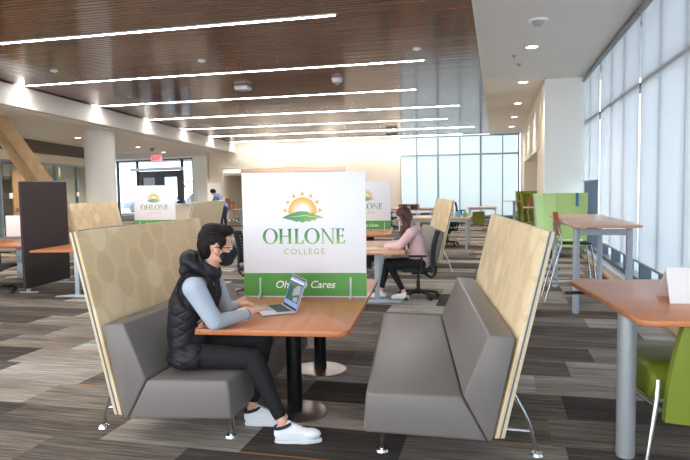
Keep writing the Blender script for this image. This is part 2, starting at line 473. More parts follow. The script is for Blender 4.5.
# slatted wood ceiling
me_ = MB()
y = -3.0
while y < 31.6:
    me_.box2((min(beam_x(y), beam_x(y + .1)) - .1, y, CZ - .005), (-.345, y + .088, CZ + .03)); y += .12
structure('ceiling', me_, M['slat'], smooth=False)
structure('ceiling_backing', MB().box2((-16, -3, CZ + .032), (-.345, 31.7, CZ + .2)), M['slat_gap'], smooth=False)
structure('ceiling_plaster', MB().box2((-.34, -3, CZ), (2.4, YB + .2, CZ + .2)), M['ceil_plaster'], smooth=False)
structure('trim_ceiling_edge', MB().box2((-.345, -3, CZ - .03), (-.32, 31.7, CZ + .02)), M['ceil_plaster'], smooth=False)
# beam (bulkhead) at the left of the wood ceiling, and the lower soffit beyond it
b0, b1 = beam_x(-3), beam_x(YB)
structure('trim_bulkhead', MB().prism([(b0, -3), (b0 - .35, -3), (b1 - .35, YB), (b1, YB)], SZ - .02, CZ + .03, 'xy'), M['wall_white'], smooth=False)
structure('ceiling_soffit', MB().prism([(b0 - .34, -3), (-34, -3), (-34, 40), (b1 - .34, 40)], SZ, SZ + .5, 'xy'), M['ceil_plaster'], smooth=False)

# far wall with a recess, then the tall window bays
AX0, AX1, AZ = -14.9, -7.8, 2.80
wb = MB()
wb.box2((-15.75, YB, 0), (AX0, YB + .3, CZ + .1))
wb.box2((AX0, YB, AZ), (AX1, YB + .3, CZ + .1))
wb.box2((AX1, YB, 0), (-4.86, YB + .3, CZ + .1))
structure('wall_back', wb, M['wall'], smooth=False)
structure('wall_recess', MB().box2((-16.4, YB + 2.6, 0), (AX1 + .1, YB + 2.8, 3.2)), M['taupe_wall'], smooth=False)
structure('wall_recess_side', MB().box2((AX0 - .1, YB + .3, 0), (AX0, YB + 2.6, 3.2)).box2((AX1, YB + .3, 0), (AX1 + .1, YB + 2.6, 3.2)), M['wall'], smooth=False)
structure('ceiling_recess', MB().box2((AX0 - .1, YB + .3, 2.45), (AX1 + .1, YB + 2.6, 2.6)), M['wall'], smooth=False)

# far window wall (window_2)
def far_window():
    f = MB()
    xs = [-4.85, -4.03, -2.94, -1.84, -.80, .27, 1.05]
    for i, x in enumerate(xs):
        wd = .09 if i in (2, 4, 6) else .05
        f.box2((x - wd / 2, YB + .02, 0.0), (x + wd / 2, YB + .16, CZ))
    for z in (.14, 3.27, CZ - .04): f.box2((-4.85, YB + .03, z - .04), (1.05, YB + .15, z + .04))
    o = structure('window_2', f, M['alu'], smooth=False)
    g = MB().box2((-4.85, YB + .19, 0.1), (1.05, YB + .2, CZ)).build('pane', M['glass_clear'], o, smooth=False)
    g2 = MB().box2((-4.85, YB + .0, 0), (1.05, YB + .2, .10)).build('window_sill', M['frame_dark'], o, smooth=False)
far_window()
for x0, x1, lab in ((-4.8, -2.98, 'left'), (-2.90, -.84, 'middle'), (-.76, 1.0, 'right')):
    s = MB().box2((x0, YB + .165, .13), (x1, YB + .168, CZ - .08))
    o = s.build('sheer_shade', M['shade_far'], None, smooth=False)
    tag(o, 'sheer white roller shade on the far window wall, %s of the three wide bays' % lab, 'window shade', 'sheer shades on the far windows')

# right hand window wall (window_1)
def right_window():
    f = MB()
    ys = [-2.6, -1.5, -.35, .8, 1.95, 3.1, 4.25, 5.4, 6.55, 7.7, 8.85, 10.0, 11.2, 12.35, 13.65, 15.1, 16.1]
    for i, yy in enumerate(ys):
        wd = .1 if yy in (10.0, 13.65, 6.55, 3.1) else .055
        f.box2((X_R + .032, yy - wd / 2, .0), (X_R + .19, yy + wd / 2, CZ))
    for z in (.18, 3.13, CZ - .05): f.box2((X_R + .032, -2.7, z - .035), (X_R + .19, 16.15, z + .035))
    o = structure('window_1', f, M['frame_dark'], smooth=False)
    MB().box2((X_R + .2, -2.7, .1), (X_R + .21, 16.15, CZ)).build('pane', M['glass'], o, smooth=False)
    MB().box2((X_R - .10, -2.7, .0), (X_R + .3, 16.1, .14)).build('window_sill', M['sill'], o, bevel=.01)
    MB().box2((X_R - .16, -2.7, .0), (X_R - .10, 16.1, .05)).build('floor_trim', M['sill_wood'], o)
    MB().box2((X_R - .03, -2.7, CZ - .11), (X_R + .09, 16.1, CZ - .03)).build('shade_track', M['alu'], o)
    return o
right_window()
structure('trim_added_shading_slab', MB().box2((2.5, -4, 4.3), (4.3, 17, 4.6)), M['silver'], smooth=False)  # unseen slab added outside to darken the upper part of the roller shades
structure('wall_right_far', MB().box2((1.14, 16.1, 0), (2.4, 16.4, CZ + .1)), M['wall_white'], smooth=False)
ws = MB()
ws.box2((1.14, 16.4, 0), (1.3, 18.9, CZ + .1)); ws.box2((1.14, 18.9, 2.66), (1.3, 27.9, CZ + .1)); ws.box2((1.14, 27.9, 0), (1.3, YB + .1, CZ + .1))
structure('wall_right', ws, M['wall'], smooth=False)
structure('wall_niche', MB().box2((2.3, 18.9, 0), (2.4, 27.9, 2.75)).box2((1.3, 18.8, 0), (2.3, 18.9, 2.75)).box2((1.3, 27.9, 0), (2.3, 28, 2.75)), M['wall'], smooth=False)
structure('ceiling_niche', MB().box2((1.3, 18.9, 2.66), (2.3, 27.9, 2.75)), M['wall'], smooth=False)
structure('baseboard_right', MB().box2((1.125, 16.1, 0), (1.14, 18.9, .1)).box2((1.14, 16.085, 0), (1.9, 16.1, .1)), M['taupe_wall'], smooth=False)
bays = [(-2.6, 3.06, 'first bay'), (3.14, 6.5, 'second bay'), (6.6, 9.94, 'bay at the photo edge'), (10.06, 13.58, 'behind the bar table'), (13.72, 16.05, 'raised, beside white wall')]
for i, (y0, y1, lab) in enumerate(bays):
    zb = .50 if i < 4 else 1.75
    t = thing('roller_shade', 'white roller shade on the right window wall, ' + lab, 'window shade', (X_R, (y0 + y1) / 2, zb), 0, 'roller shades on the right window wall')
    h_ = CZ - .1 - zb; L = (y1 - y0) / 2
    MB().box2((.0, -L, 0), (.003, L, h_)).build('shade_cloth', M['shade'], t, smooth=False)
    MB().box2((-.012, -L, -.03), (.016, L, .0)).build('hem_bar', M['alu'], t, bevel=.004)
    MB().cyl((-.02, -L, h_), (-.02, L, h_), .03).build('roller_tube', M['alu'], t)

# left: round column, timber brace, glazed offices, entrance
col = MB().cyl((-13.2, 18.6, 0), (-13.2, 18.6, SZ), .5, seg=48)
structure('trim_column', col, M['wall_white'])
def brace():
    p0 = Vector((-10.0, 14.0, -.02)); p1 = Vector((-13.75, 14.0, SZ))
    # section 0.44 wide across the face, 0.4 deep
    d = (p1 - p0).normalized(); n = Vector((d.z, 0, -d.x))
    p0 = Vector((-11.62, 14, 1.96)) - d * 2.75; p1 = Vector((-11.62, 14, 1.96)) + d * 2.45
    return d, n
a_, b_ = Vector((-11.867, 14, 1.993)), Vector((-12.873, 14, 3.309))
d_ = (b_ - a_).normalized(); n_ = Vector((d_.z, 0, -d_.x))
q = MB()
def brace_pt(s_, off, depth): return a_ + d_ * s_ + n_ * off + Vector((depth * -1.55, depth, 0))
s0, s1 = -2.45, 2.2
vv = [brace_pt(s0, 0, 0), brace_pt(s0, .40, 0.05), brace_pt(s0, .40, .55), brace_pt(s0, 0, .55), brace_pt(s1, 0, 0), brace_pt(s1, .40, 0.05), brace_pt(s1, .40, .55), brace_pt(s1, 0, .55)]
q._add(vv, [(0, 1, 2, 3), (4, 5, 6, 7), (0, 1, 5, 4), (1, 2, 6, 5), (2, 3, 7, 6), (3, 0, 4, 7)])
structure('trim_timber_brace', q, M['brace_wood'], smooth=False)

# office front: line through (-17.66, 20.44), direction (-.243, .97)
LW = Vector((-17.66, 20.44, 0)); LD = Vector((-.243, .97, 0)); LN = Vector((.97, .243, 0)); LA = math.atan2(LD.y, LD.x)
def lw(s_, off, z): return LW + LD * s_ + LN * off + Vector((0, 0, z))
def lwbox(mb, s0, s1, o0, o1, z0, z1):
    c = lw((s0 + s1) / 2, (o0 + o1) / 2, (z0 + z1) / 2); mb.box(c, (abs(s1 - s0), abs(o1 - o0), z1 - z0), LA); return mb
structure('wall_left_bulkhead', lwbox(MB(), -12, 7, -.2, 0.15, 3.24, SZ + .1), M['dark_band'], smooth=False)
structure('wall_left', lwbox(lwbox(lwbox(MB(), -12, 7, -.12, 0, 2.86, 3.24), 6.2, 7, -.12, 0, 0, 2.86), -.2, .05, -.12, 0.0, 0, 2.86), M['wall'], smooth=False)
structure('wall_left_return', lwbox(MB(), 6.8, 7, -9, -.1, 0, SZ + .1), M['wall'], smooth=False)
structure('wall_office_back', lwbox(MB(), -12, 7, -4.2, -4.1, 0, SZ), M['dark_band'], smooth=False)
fr = MB()
for s_ in (-11.9, -8.5, -5.3, -2.05, -.25, .08, 2.2, 4.3, 6.15): lwbox(fr, s_ - .03, s_ + .03, -.1, 0.02, 0, 2.86)
lwbox(fr, -12, 6.2, -.1, .02, 0, .1); lwbox(fr, -12, 6.2, -.1, .02, 2.8, 2.88)
o = structure('window_3', fr, M['alu'], smooth=False)
lwbox(MB(), -12, 6.2, -.06, -.05, .05, 2.84).build('pane', M['glass_clear'], o, smooth=False)
cb_ = MB()
for s0_, s1_ in ((-5, -2.2), (.3, 2.0), (2.3, 4.2), (4.4, 6.1)): lwbox(cb_, s0_, s1_, -1.2, -.8, 2.35, 2.8)
o = structure('trim_office_valance', cb_, M['wall'], smooth=False)
o = structure('door_1', lwbox(MB(), -1.25, -.3, -.07, -.01, 0, 2.5), M['tan_wood' if False else 'brace_wood'], smooth=False)
lwbox(MB(), -1.14, -1.05, -.01, .05, .95, 1.1).build('door_handle', M['chrome'], o)
# whiteboard seen through the glass
t = thing('whiteboard', 'pale whiteboard behind the office glass at the left edge', 'whiteboard', lw(-2.35, -.55, .75), LA)
MB().box((0, 0, .6), (1.5, .03, 1.2)).build('board', mat('whiteboard_surface', srgb(214, 222, 224), .3), t)
MB().box((0, 0, 1.21), (1.54, .04, .03)).box((0, 0, -.01), (1.54, .06, .03)).box((-.76, 0, .6), (.03, .04, 1.22)).box((.76, 0, .6), (.03, .04, 1.22)).box((-.6, 0, -.39), (.04, .04, .76)).box((.6, 0, -.39), (.04, .04, .76)).build('frame', M['alu'], t)
for s_, lab in ((-1.5, 'small white wall reader beside the wood office door'), (4.2, 'small white wall reader on the glass next to the round column')):
    o = MB().box((0, 0, 0), (.24, .03, .2)).build('wall_reader', M['paper'], None, bevel=.01); o.location = lw(s_, .035, 1.56); o.rotation_euler = (0, 0, LA)
    tag(o, lab, 'wall reader')

# entrance: plane through (-17.8,34.05) direction (-.973,.23)
EW = Vector((-17.75, 34.05, 0)); ED = Vector((-.973, .23, 0)); EN = Vector((-.23, -.973, 0)); EA = math.atan2(ED.y, ED.x)
def ebox(mb, s0, s1, o0, o1, z0, z1):
    c = EW + ED * ((s0 + s1) / 2) + EN * ((o0 + o1) / 2) + Vector((0, 0, (z0 + z1) / 2)); mb.box(c, (abs(s1 - s0), abs(o1 - o0), z1 - z0), EA); return mb
structure('wall_entrance', ebox(ebox(MB(), -2.2, 0, -.1, .1, 0, SZ + .1), 0, 9, -.1, .1, 3.62, SZ + .1), M['wall_white'], smooth=False)
structure('wall_entrance_side', MB().box2((-15.85, YB, 0), (-15.7, YB + 1.8, SZ + .1)), M['wall'], smooth=False)
fr = MB()
for s_, wd in ((0.04, .1), (.92, .14), (4.62, .12), (6.35, .12), (7.6, .1), (8.9, .1)): ebox(fr, s_ - wd / 2, s_ + wd / 2, -.08, .06, 0, 3.62)
ebox(fr, 0, 9, -.08, .06, 3.55, 3.64); ebox(fr, 0, .9, -.08, .06, .6, .7)
o = structure('window_4', fr, M['frame_black'], smooth=False)
ebox(MB(), 0, 9, -.02, -.01, 0, 3.6).build('pane', thin_glass('entrance_glass', (.9, .96, 1), .06), o, smooth=False)
ebox(MB(), 0, .9, -.05, .03, 0, .6).build('lower_panel', M['tan_wood'], o, smooth=False)
structure('trim_door_canopy', ebox(MB(), .75, 4.9, 0.05, .35, 2.92, 3.1), M['silver'], smooth=False)
# double doors
for k, (s0_, s1_) in enumerate(((1.0, 2.72), (2.8, 4.52))):
    f = MB(); fw = .34
    ebox(f, s0_, s0_ + fw, -.06, .03, 0, 2.9); ebox(f, s1_ - fw, s1_, -.06, .03, 0, 2.9)
    ebox(f, s0_, s1_, -.06, .03, 2.5, 2.9); ebox(f, s0_, s1_, -.06, .03, 0, .3)
    o = structure('door_%d' % (k + 2), f, M['frame_black'], smooth=False)
    ebox(ebox(MB(), s0_ + .1, s1_ - .1, .08, .12, 1.02, 1.07), s0_ + .15, s0_ + .2, .03, .1, 1.0, 1.1).build('push_bar', M['chrome'], o)
    if k == 1: ebox(MB(), s0_ + fw, s1_ - fw, -.04, -.02, 1.5, 2.5).build('notice_panel', mat('lilac_notice', srgb(140, 134, 162), .7), o, smooth=False)
wq = text_obj('window_lettering', 'W', .75, mat('grey_vinyl_lettering', srgb(150, 176, 196), .6), None, tuple(EW + ED * .45 + EN * .09 + Vector((0, 0, 1.75))), (PI / 2, 0, EA + PI))
tag(wq, 'large grey-blue letter W on the glass right of the entrance doors', 'window lettering')
# exit sign
t = thing('exit_sign', 'red EXIT sign above the entrance doors', 'exit sign', tuple(Vector((-18.0, 30.3, SZ - .42))), EA + PI)
MB().box((0, 0, .15), (.75, .04, .3)).build('sign_body', mat('exit_panel', srgb(250, 196, 200), .3, emit=srgb(255, 120, 130), es=.6), t)
text_obj('sign_lettering', 'EXIT', .30, M['exit_red'], t, (0, -.025, .045), bold=.006)
MB().cyl((0, 0, .3), (0, 0, .42), .02).build('mount', M['silver'], t)
# outdoors seen through the glass
structure('ground_outside', MB().box2((-60, 42.02, -.12), (40, 90, -.06)).box2((2.4, -4, -.12), (40, 42, -.06)), M['outside'], smooth=False)
for (x, yv, z, sx, sy, sz, nm, lab, mt, ct) in (
    (-27.5, 46, 0, 5.0, 2.0, 1.5, 'parked_car', 'blue-grey parked car outside the entrance, left of the doors', 'outside_blue', 'car'),
    (-22.6, 45, 0, 4.4, 1.9, 1.5, 'parked_car', 'blue-grey parked car outside, seen through the right entrance door', 'outside_blue', 'car')):
    t = thing(nm, lab, ct, (x, yv, -.06))
    prof = [(-sx / 2, .3), (-sx / 2, .75), (-sx / 2 + .9, .9), (-sx / 2 + 1.5, 1.45), (sx / 2 - 1.3, 1.45), (sx / 2 - .6, .95), (sx / 2, .85), (sx / 2, .3)]
    MB().prism(prof, -.9, .9).build('car_body', M[mt], t, bevel=.08)
    MB().prism([(-sx / 2 + 1.15, .95), (-sx / 2 + 1.6, 1.38), (sx / 2 - 1.4, 1.38), (sx / 2 - .95, .95)], -.92, .92).build('side_glass', M['black_plastic'], t)
    for xx in (-sx / 2 + .9, sx / 2 - .9):
        for s_ in (-1, 1): MB().cyl((xx, s_ * .7, .32), (xx, s_ * .93, .32), .32).build('wheel', M['black_plastic'], t)

# ------------------------------------------------------------------ lights of the room
ends = [-2.37, -1.47, -2.10, -1.19, -1.85, -.97, -1.69, -1.5, -2.1]
names = ['nearest in view', 'second', 'third', 'fourth', 'fifth', 'sixth', 'farthest', 'just above the frame', 'over the camera']
for i, xe in enumerate(ends):
    yy = 9.1 + 3.7 * i if i < 6 else (31.25, 5.4, 1.7)[i - 6]
    xl = beam_x(yy) + .03
    t = thing('linear_light', 'long thin white light strip in the wood ceiling, %s' % names[i], 'ceiling light', ((xl + xe) / 2, yy, CZ), 0, 'linear lights in the wood ceiling')
    L = (xe - xl) / 2
    MB().box2((-L, -.025, -.022), (L, .025, -.006)).build('diffuser', M['led'], t, smooth=False)
    MB().box2((-L - .02, -.038, -.021), (L + .02, -.026, -.006)).box2((-L - .02, .026, -.021), (L + .02, .038, -.006)).build('housing', M['silver'], t, smooth=False)
    # wash light at the beam end
    lamp('strip_end_wash', 'POINT', (xl + .22, yy, CZ - .08), 2.4, (1, .93, .82), shadow_soft_size=.05)
def can(x, yy, z, lab, grp, power=30, warm=(1, .86, .68), ang=100):
    t = thing('downlight', lab, 'downlight', (x, yy, z), 0, grp)
    MB().cyl((0, 0, -.012), (0, 0, 0), .10, seg=24).build('lens', M['can'], t)
    MB().tube([(.12 * math.cos(k * PI / 12), .12 * math.sin(k * PI / 12), -.006) for k in range(24)], .014, 6, True).build('trim_ring', M['ceil_plaster'], t)
    lamp('downlight_beam', 'SPOT', (x, yy, z - .05), power, warm, spot_size=R(ang), spot_blend=.6, shadow_soft_size=.08)
for i, yy in enumerate((12.25, 16.3, 20.4, 24.4, 28.2)):
    can(.63, yy, CZ, 'round recessed downlight in the plaster ceiling, %s in the row' % ('nearest', 'second', 'third', 'fourth', 'farthest')[i], 'downlights in the right ceiling strip', 120)
for i, (x, yy) in enumerate(((-15.4, 20.4), (-16.28, 25.8), (-17.2, 29.7), (-14.6, 14.6), (-13.4, 9.2), (-20.6, 23.5))):  # the last one is unseen, added to brighten the dark office front
    can(x, yy, SZ, 'recessed downlight in the low ceiling, ' + ('left of the round column', 'near the entrance', 'closest to the exit sign', 'before the office glass', 'nearest the camera', 'unseen, added to brighten the glazed office')[i], 'downlights in the low ceiling', 420, ang=140)
for i, x in enumerate((-12.1, -8.58, -5.05)):
    t = thing('wall_washer', 'small wall washer above the cream far wall, ' + ('left', 'middle', 'right')[i] + ' of three', 'downlight', (x, 31.65, CZ), 0, 'wall washers at the far wall')
    MB().cyl((0, 0, -.02), (0, 0, 0), .06).build('lens', M['can'], t)
    lamp('wall_wash_beam', 'SPOT', (x, 31.62, CZ - .04), 85, (1, .9, .76), rot=(R(6), 0, 0), spot_size=R(95), spot_blend=.5, shadow_soft_size=.05)
# wall-washed side wall right at the back
for i, yy in enumerate((17.6, 20.6, 23.6, 26.6, 29.6)):
    lamp('side_wall_wash', 'SPOT', (.98, yy, CZ - .05), 45, (1, .88, .72), rot=(0, R(8), 0), spot_size=R(70), spot_blend=.5, shadow_soft_size=.05)

# ceiling devices
t = thing('ceiling_sensor', 'white flat box fixed under the wood ceiling', 'ceiling device', (-6.16, 14.54, CZ - .005))
MB().box((0, 0, -.06), (.34, .34, .1)).build('housing', M['paper'], t, bevel=.02); MB().box((0, 0, -.12), (.2, .2, .02)).build('cover', M['alu'], t)
t = thing('smoke_detector', 'white round detector under the wood ceiling, right of the flat box', 'smoke detector', (-3.67, 14.29, CZ - .005))
MB().cyl((0, 0, -.1), (0, 0, 0), .11, .14).build('housing', M['paper'], t, bevel=.01); MB().ball((0, 0, -.1), (.07, .07, .06)).build('sensor_head', M['alu'], t)
for x, yy, z, lab in ((-1.46, 11.73, CZ - .005, 'small white disc in the wood ceiling near its right edge'), (-9.14, 11.43, CZ - .005, 'small white disc in the wood ceiling at the far left'), (-5.73, 11.47, CZ - .005, 'small white disc in the wood ceiling above the seated man')):
    o = MB().cyl((0, 0, -.03), (0, 0, 0), .07, .08).ball((0, 0, -.035), (.03, .03, .02)).build('sprinkler', M['paper'], None); o.location = (x, yy, z); tag(o, lab, 'sprinkler')
t = thing('ceiling_speaker', 'small dark box hanging near the far end of the wood ceiling', 'ceiling speaker', (-4.62, 27.8, CZ - .005))
MB().box((0, 0, -.14), (.5, .3, .16)).build('housing', M['black_plastic'], t, bevel=.02); MB().cyl((0, 0, -.07), (0, 0, 0), .03).build('mount', M['black_plastic'], t)
t = thing('smoke_detector', 'white detector on the plaster ceiling beside the windows, nearest the camera', 'smoke detector', (.62, 10.35, CZ))
MB().cyl((0, 0, -.03), (0, 0, 0), .15, .16).build('mount', M['paper'], t); MB().cyl((0, 0, -.09), (0, 0, -.03), .06, .1).build('sensor_head', M['silver'], t)
for x, yy, lab in ((.33, 13.0, 'tiny grey sprinkler in the plaster ceiling, nearer one'), (.45, 13.9, 'tiny grey sprinkler in the plaster ceiling, behind the first')):
    o = MB().cyl((0, 0, -.02), (0, 0, 0), .05).cyl((0, 0, -.06), (0, 0, -.02), .015).build('sprinkler', M['silver'], None); o.location = (x, yy, CZ); tag(o, lab, 'sprinkler')
for x, yy, lab in ((-16.2, 26.9, 'grey dome on the low ceiling beside the exit sign'),):
    o = MB().cyl((0, 0, -.04), (0, 0, 0), .14).ball((0, 0, -.05), (.1, .1, .1)).build('camera_dome', M['alu'], None); o.location = (x, yy, SZ); tag(o, lab, 'ceiling camera')
o = MB().box((0, 0, -.01), (1.4, .6, .02)).build('ceiling_vent', M['paper'], None); o.location = (-18.6, 28.9, SZ); tag(o, 'pale rectangular vent in the low ceiling near the entrance', 'vent')

# ------------------------------------------------------------------ booth modules
ANG = R(8); CA, SA = math.cos(ANG), math.sin(ANG)
OA, OB, OC = (-1.47, 4.74), (-8.27, 13.5), (-2.65, 12.96)
def W(O, x, y, z=0.0): return (O[0] + x * CA - y * SA, O[1] + x * SA + y * CA, z)

def make_bench(L):
    """origin on the floor below the seat front, x' runs to the back, y' along the bench"""
    t = thing('booth_bench', 'bench', 'booth bench')
    h = L / 2
    MB().prism([(0, .455), (.56, .432), (.705, .165), (-.02, .205)], -h, h).build('seat_cushion', M['vinyl'], t, bevel=.022, seg=3, ang=20)
    MB().prism([(.564, .434), (.71, .80), (.865, .785), (.735, .175), (.708, .165)], -h, h).build('backrest', M['vinyl'], t, bevel=.02, seg=3, ang=20)
    p = MB().prism([(.745, .185), (1.025, 1.395), (1.05, 1.392), (.775, .187)], -h + .005, h - .005).build('back_panel', M['panel_fab'], t, bevel=.006)
    MB().prism([(.770, .188), (1.047, 1.391), (1.057, 1.390), (.779, .188)], -h + .002, h - .002).build('panel_seam', M['seam'], p)
    MB().prism([(.776, .187), (1.054, 1.390), (1.078, 1.386), (.802, .188)], -h + .005, h - .005).build('panel_backing', M['panel_edge'], p, bevel=.005)
    for s_ in (-1, 1):
        yy = s_ * (h - .23)
        f = MB().cyl((.08, yy, .015), (.08, yy, .21), .018).cyl((.08, yy, 0), (.08, yy, .014), .042, .036, 24)
        f.build('front_leg', M['chrome'], t)
        q = MB().tube([(1.03, yy, .02), (.98, yy, .20), (.86, yy, .44)], .014, 12).cyl((1.03, yy, 0), (1.03, yy, .014), .042, .036, 24).tube([(.765, yy, .16), (1.0, yy, .145)], .012, 10)
        q.build('rear_leg', M['chrome'], t)
    return t
bench = make_bench(2.3)
short_bench = make_bench(1.85)
def bench_at(b, O, side, x, ymid, label, first=False):
    loc = W(O, x, ymid); rz = ANG if side > 0 else ANG + PI
    if first: b.location = loc; b.rotation_euler = (0, 0, rz); b['label'] = label; b['group'] = 'grey booth benches with patterned backs'
    else: return dup(b, loc, rz, label, 'grey booth benches with patterned backs')
short_bench.location = (-1.672, 4.424, 0); short_bench.rotation_euler = (0, 0, R(182)); short_bench['group'] = 'grey booth benches with patterned backs'
short_bench['label'] = 'grey vinyl booth bench with disc-patterned back panel, the one the seated man uses'
bench_at(bench, OA, 1, .54, -.2, 'empty grey vinyl booth bench with tan back panel, large in front right of the table', True)
bench_at(bench, OB, -1, -.345, -.03, 'booth bench behind the dark divider panel, its tan back rising above the man\'s bench')
bench_at(bench, OB, 1, .54, -.2, 'booth bench whose tan back panel stands just left of the person in the blue shirt')
bc = bench_at(bench, OC, 1, .54, -.2, 'booth bench with tall tan panel right behind the woman in pink')
bc.rotation_euler = (0, 0, R(13))

def make_table():
    t = thing('booth_table', 'table', 'table')
    def rr(x0, x1, y0, y1, r):
        pts = []
        for cx, cy, a0 in ((x1 - r, y1 - r, 0), (x0 + r, y1 - r, 90), (x0 + r, y0 + r, 180), (x1 - r, y0 + r, 270)):
            for k in range(7): pts.append((cx + r * math.cos(R(a0 + k * 15)), cy + r * math.sin(R(a0 + k * 15))))
        return pts
    MB().prism(rr(-.575, .53, -1.15, 1.15, .085), .682, .722, 'xy').build('tabletop', M['oak'], t, bevel=.006)
    for yy in (-.70, .37):
        MB().cyl((0.06, yy, .02), (0.06, yy, .682), .056, seg=28).build('leg_column', M['black_metal'], t)
        MB().cyl((0.06, yy, .0), (0.06, yy, .016), .245, .235, 48).build('base_disc', M['base_disc'], t, bevel=.004)
    return t
tableA = make_table(); tableA.location = (-1.58, 4.92, 0); tableA.rotation_euler = (0, 0, R(6))
tableA['label'] = 'cherry laminate booth table on two black columns, with laptop and sign on it'; tableA['group'] = 'booth tables'
dup(tableA, W(OB, -.06, .12), ANG, 'booth table far left, mostly hidden behind the man\'s bench', 'booth tables')
dup(tableA, W(OC, -.06, .12), ANG, 'booth table behind the woman\'s desk, carrying the third sign', 'booth tables')

# ---- sign with logo
def serif_word():
    """O H L O N E as polygons, cap height 1, list of (glyph, offset)"""
    def ring(cx, n=40):
        return ('ring', cx)
    polys = []
    def rect(x0, z0, x1, z1): polys.append([(x0, z0), (x1, z0), (x1, z1), (x0, z1)])
    def stem(x, wd=.175):
        rect(x, 0, x + wd, 1); rect(x - .08, 0, x + wd + .08, .035); rect(x - .08, .965, x + wd + .08, 1)
        polys.append([(x - .04, .035), (x + wd + .04, .035), (x + wd, .09), (x, .09)])
        polys.append([(x - .04, .965), (x, .91), (x + wd, .91), (x + wd + .04, .965)])
    def O(x): polys.append(('O', x + .52))
    O(0)
    stem(1.16); stem(1.76); rect(1.30, .48, 1.77, .535)
    stem(2.22); rect(2.3, 0, 2.78, .045); polys.append([(2.62, .045), (2.76, .045), (2.84, .28), (2.80, .28)])
    O(2.84)
    # N
    rect(4.06, 0, 4.12, 1); rect(3.96, 0, 4.22, .035); polys.append([(3.94, 1), (4.15, 1), (4.80, 0), (4.76, -.02), (4.68, -.02), (4.05, .93), (3.94, .965)])
    rect(4.74, 0, 4.80, 1); rect(4.64, .965, 4.90, 1)
    stem(5.02); rect(5.1, 0, 5.56, .045); rect(5.1, .955, 5.52, 1); rect(5.1, .49, 5.42, .54)
    polys.append([(5.42, .045), (5.54, .045), (5.62, .26), (5.58, .26)]); polys.append([(5.40, .955), (5.44, .78), (5.48, .78), (5.52, .955)]); polys.append([(5.38, .54), (5.42, .66), (5.45, .66), (5.45, .37), (5.42, .37), (5.38, .49)])
    return polys
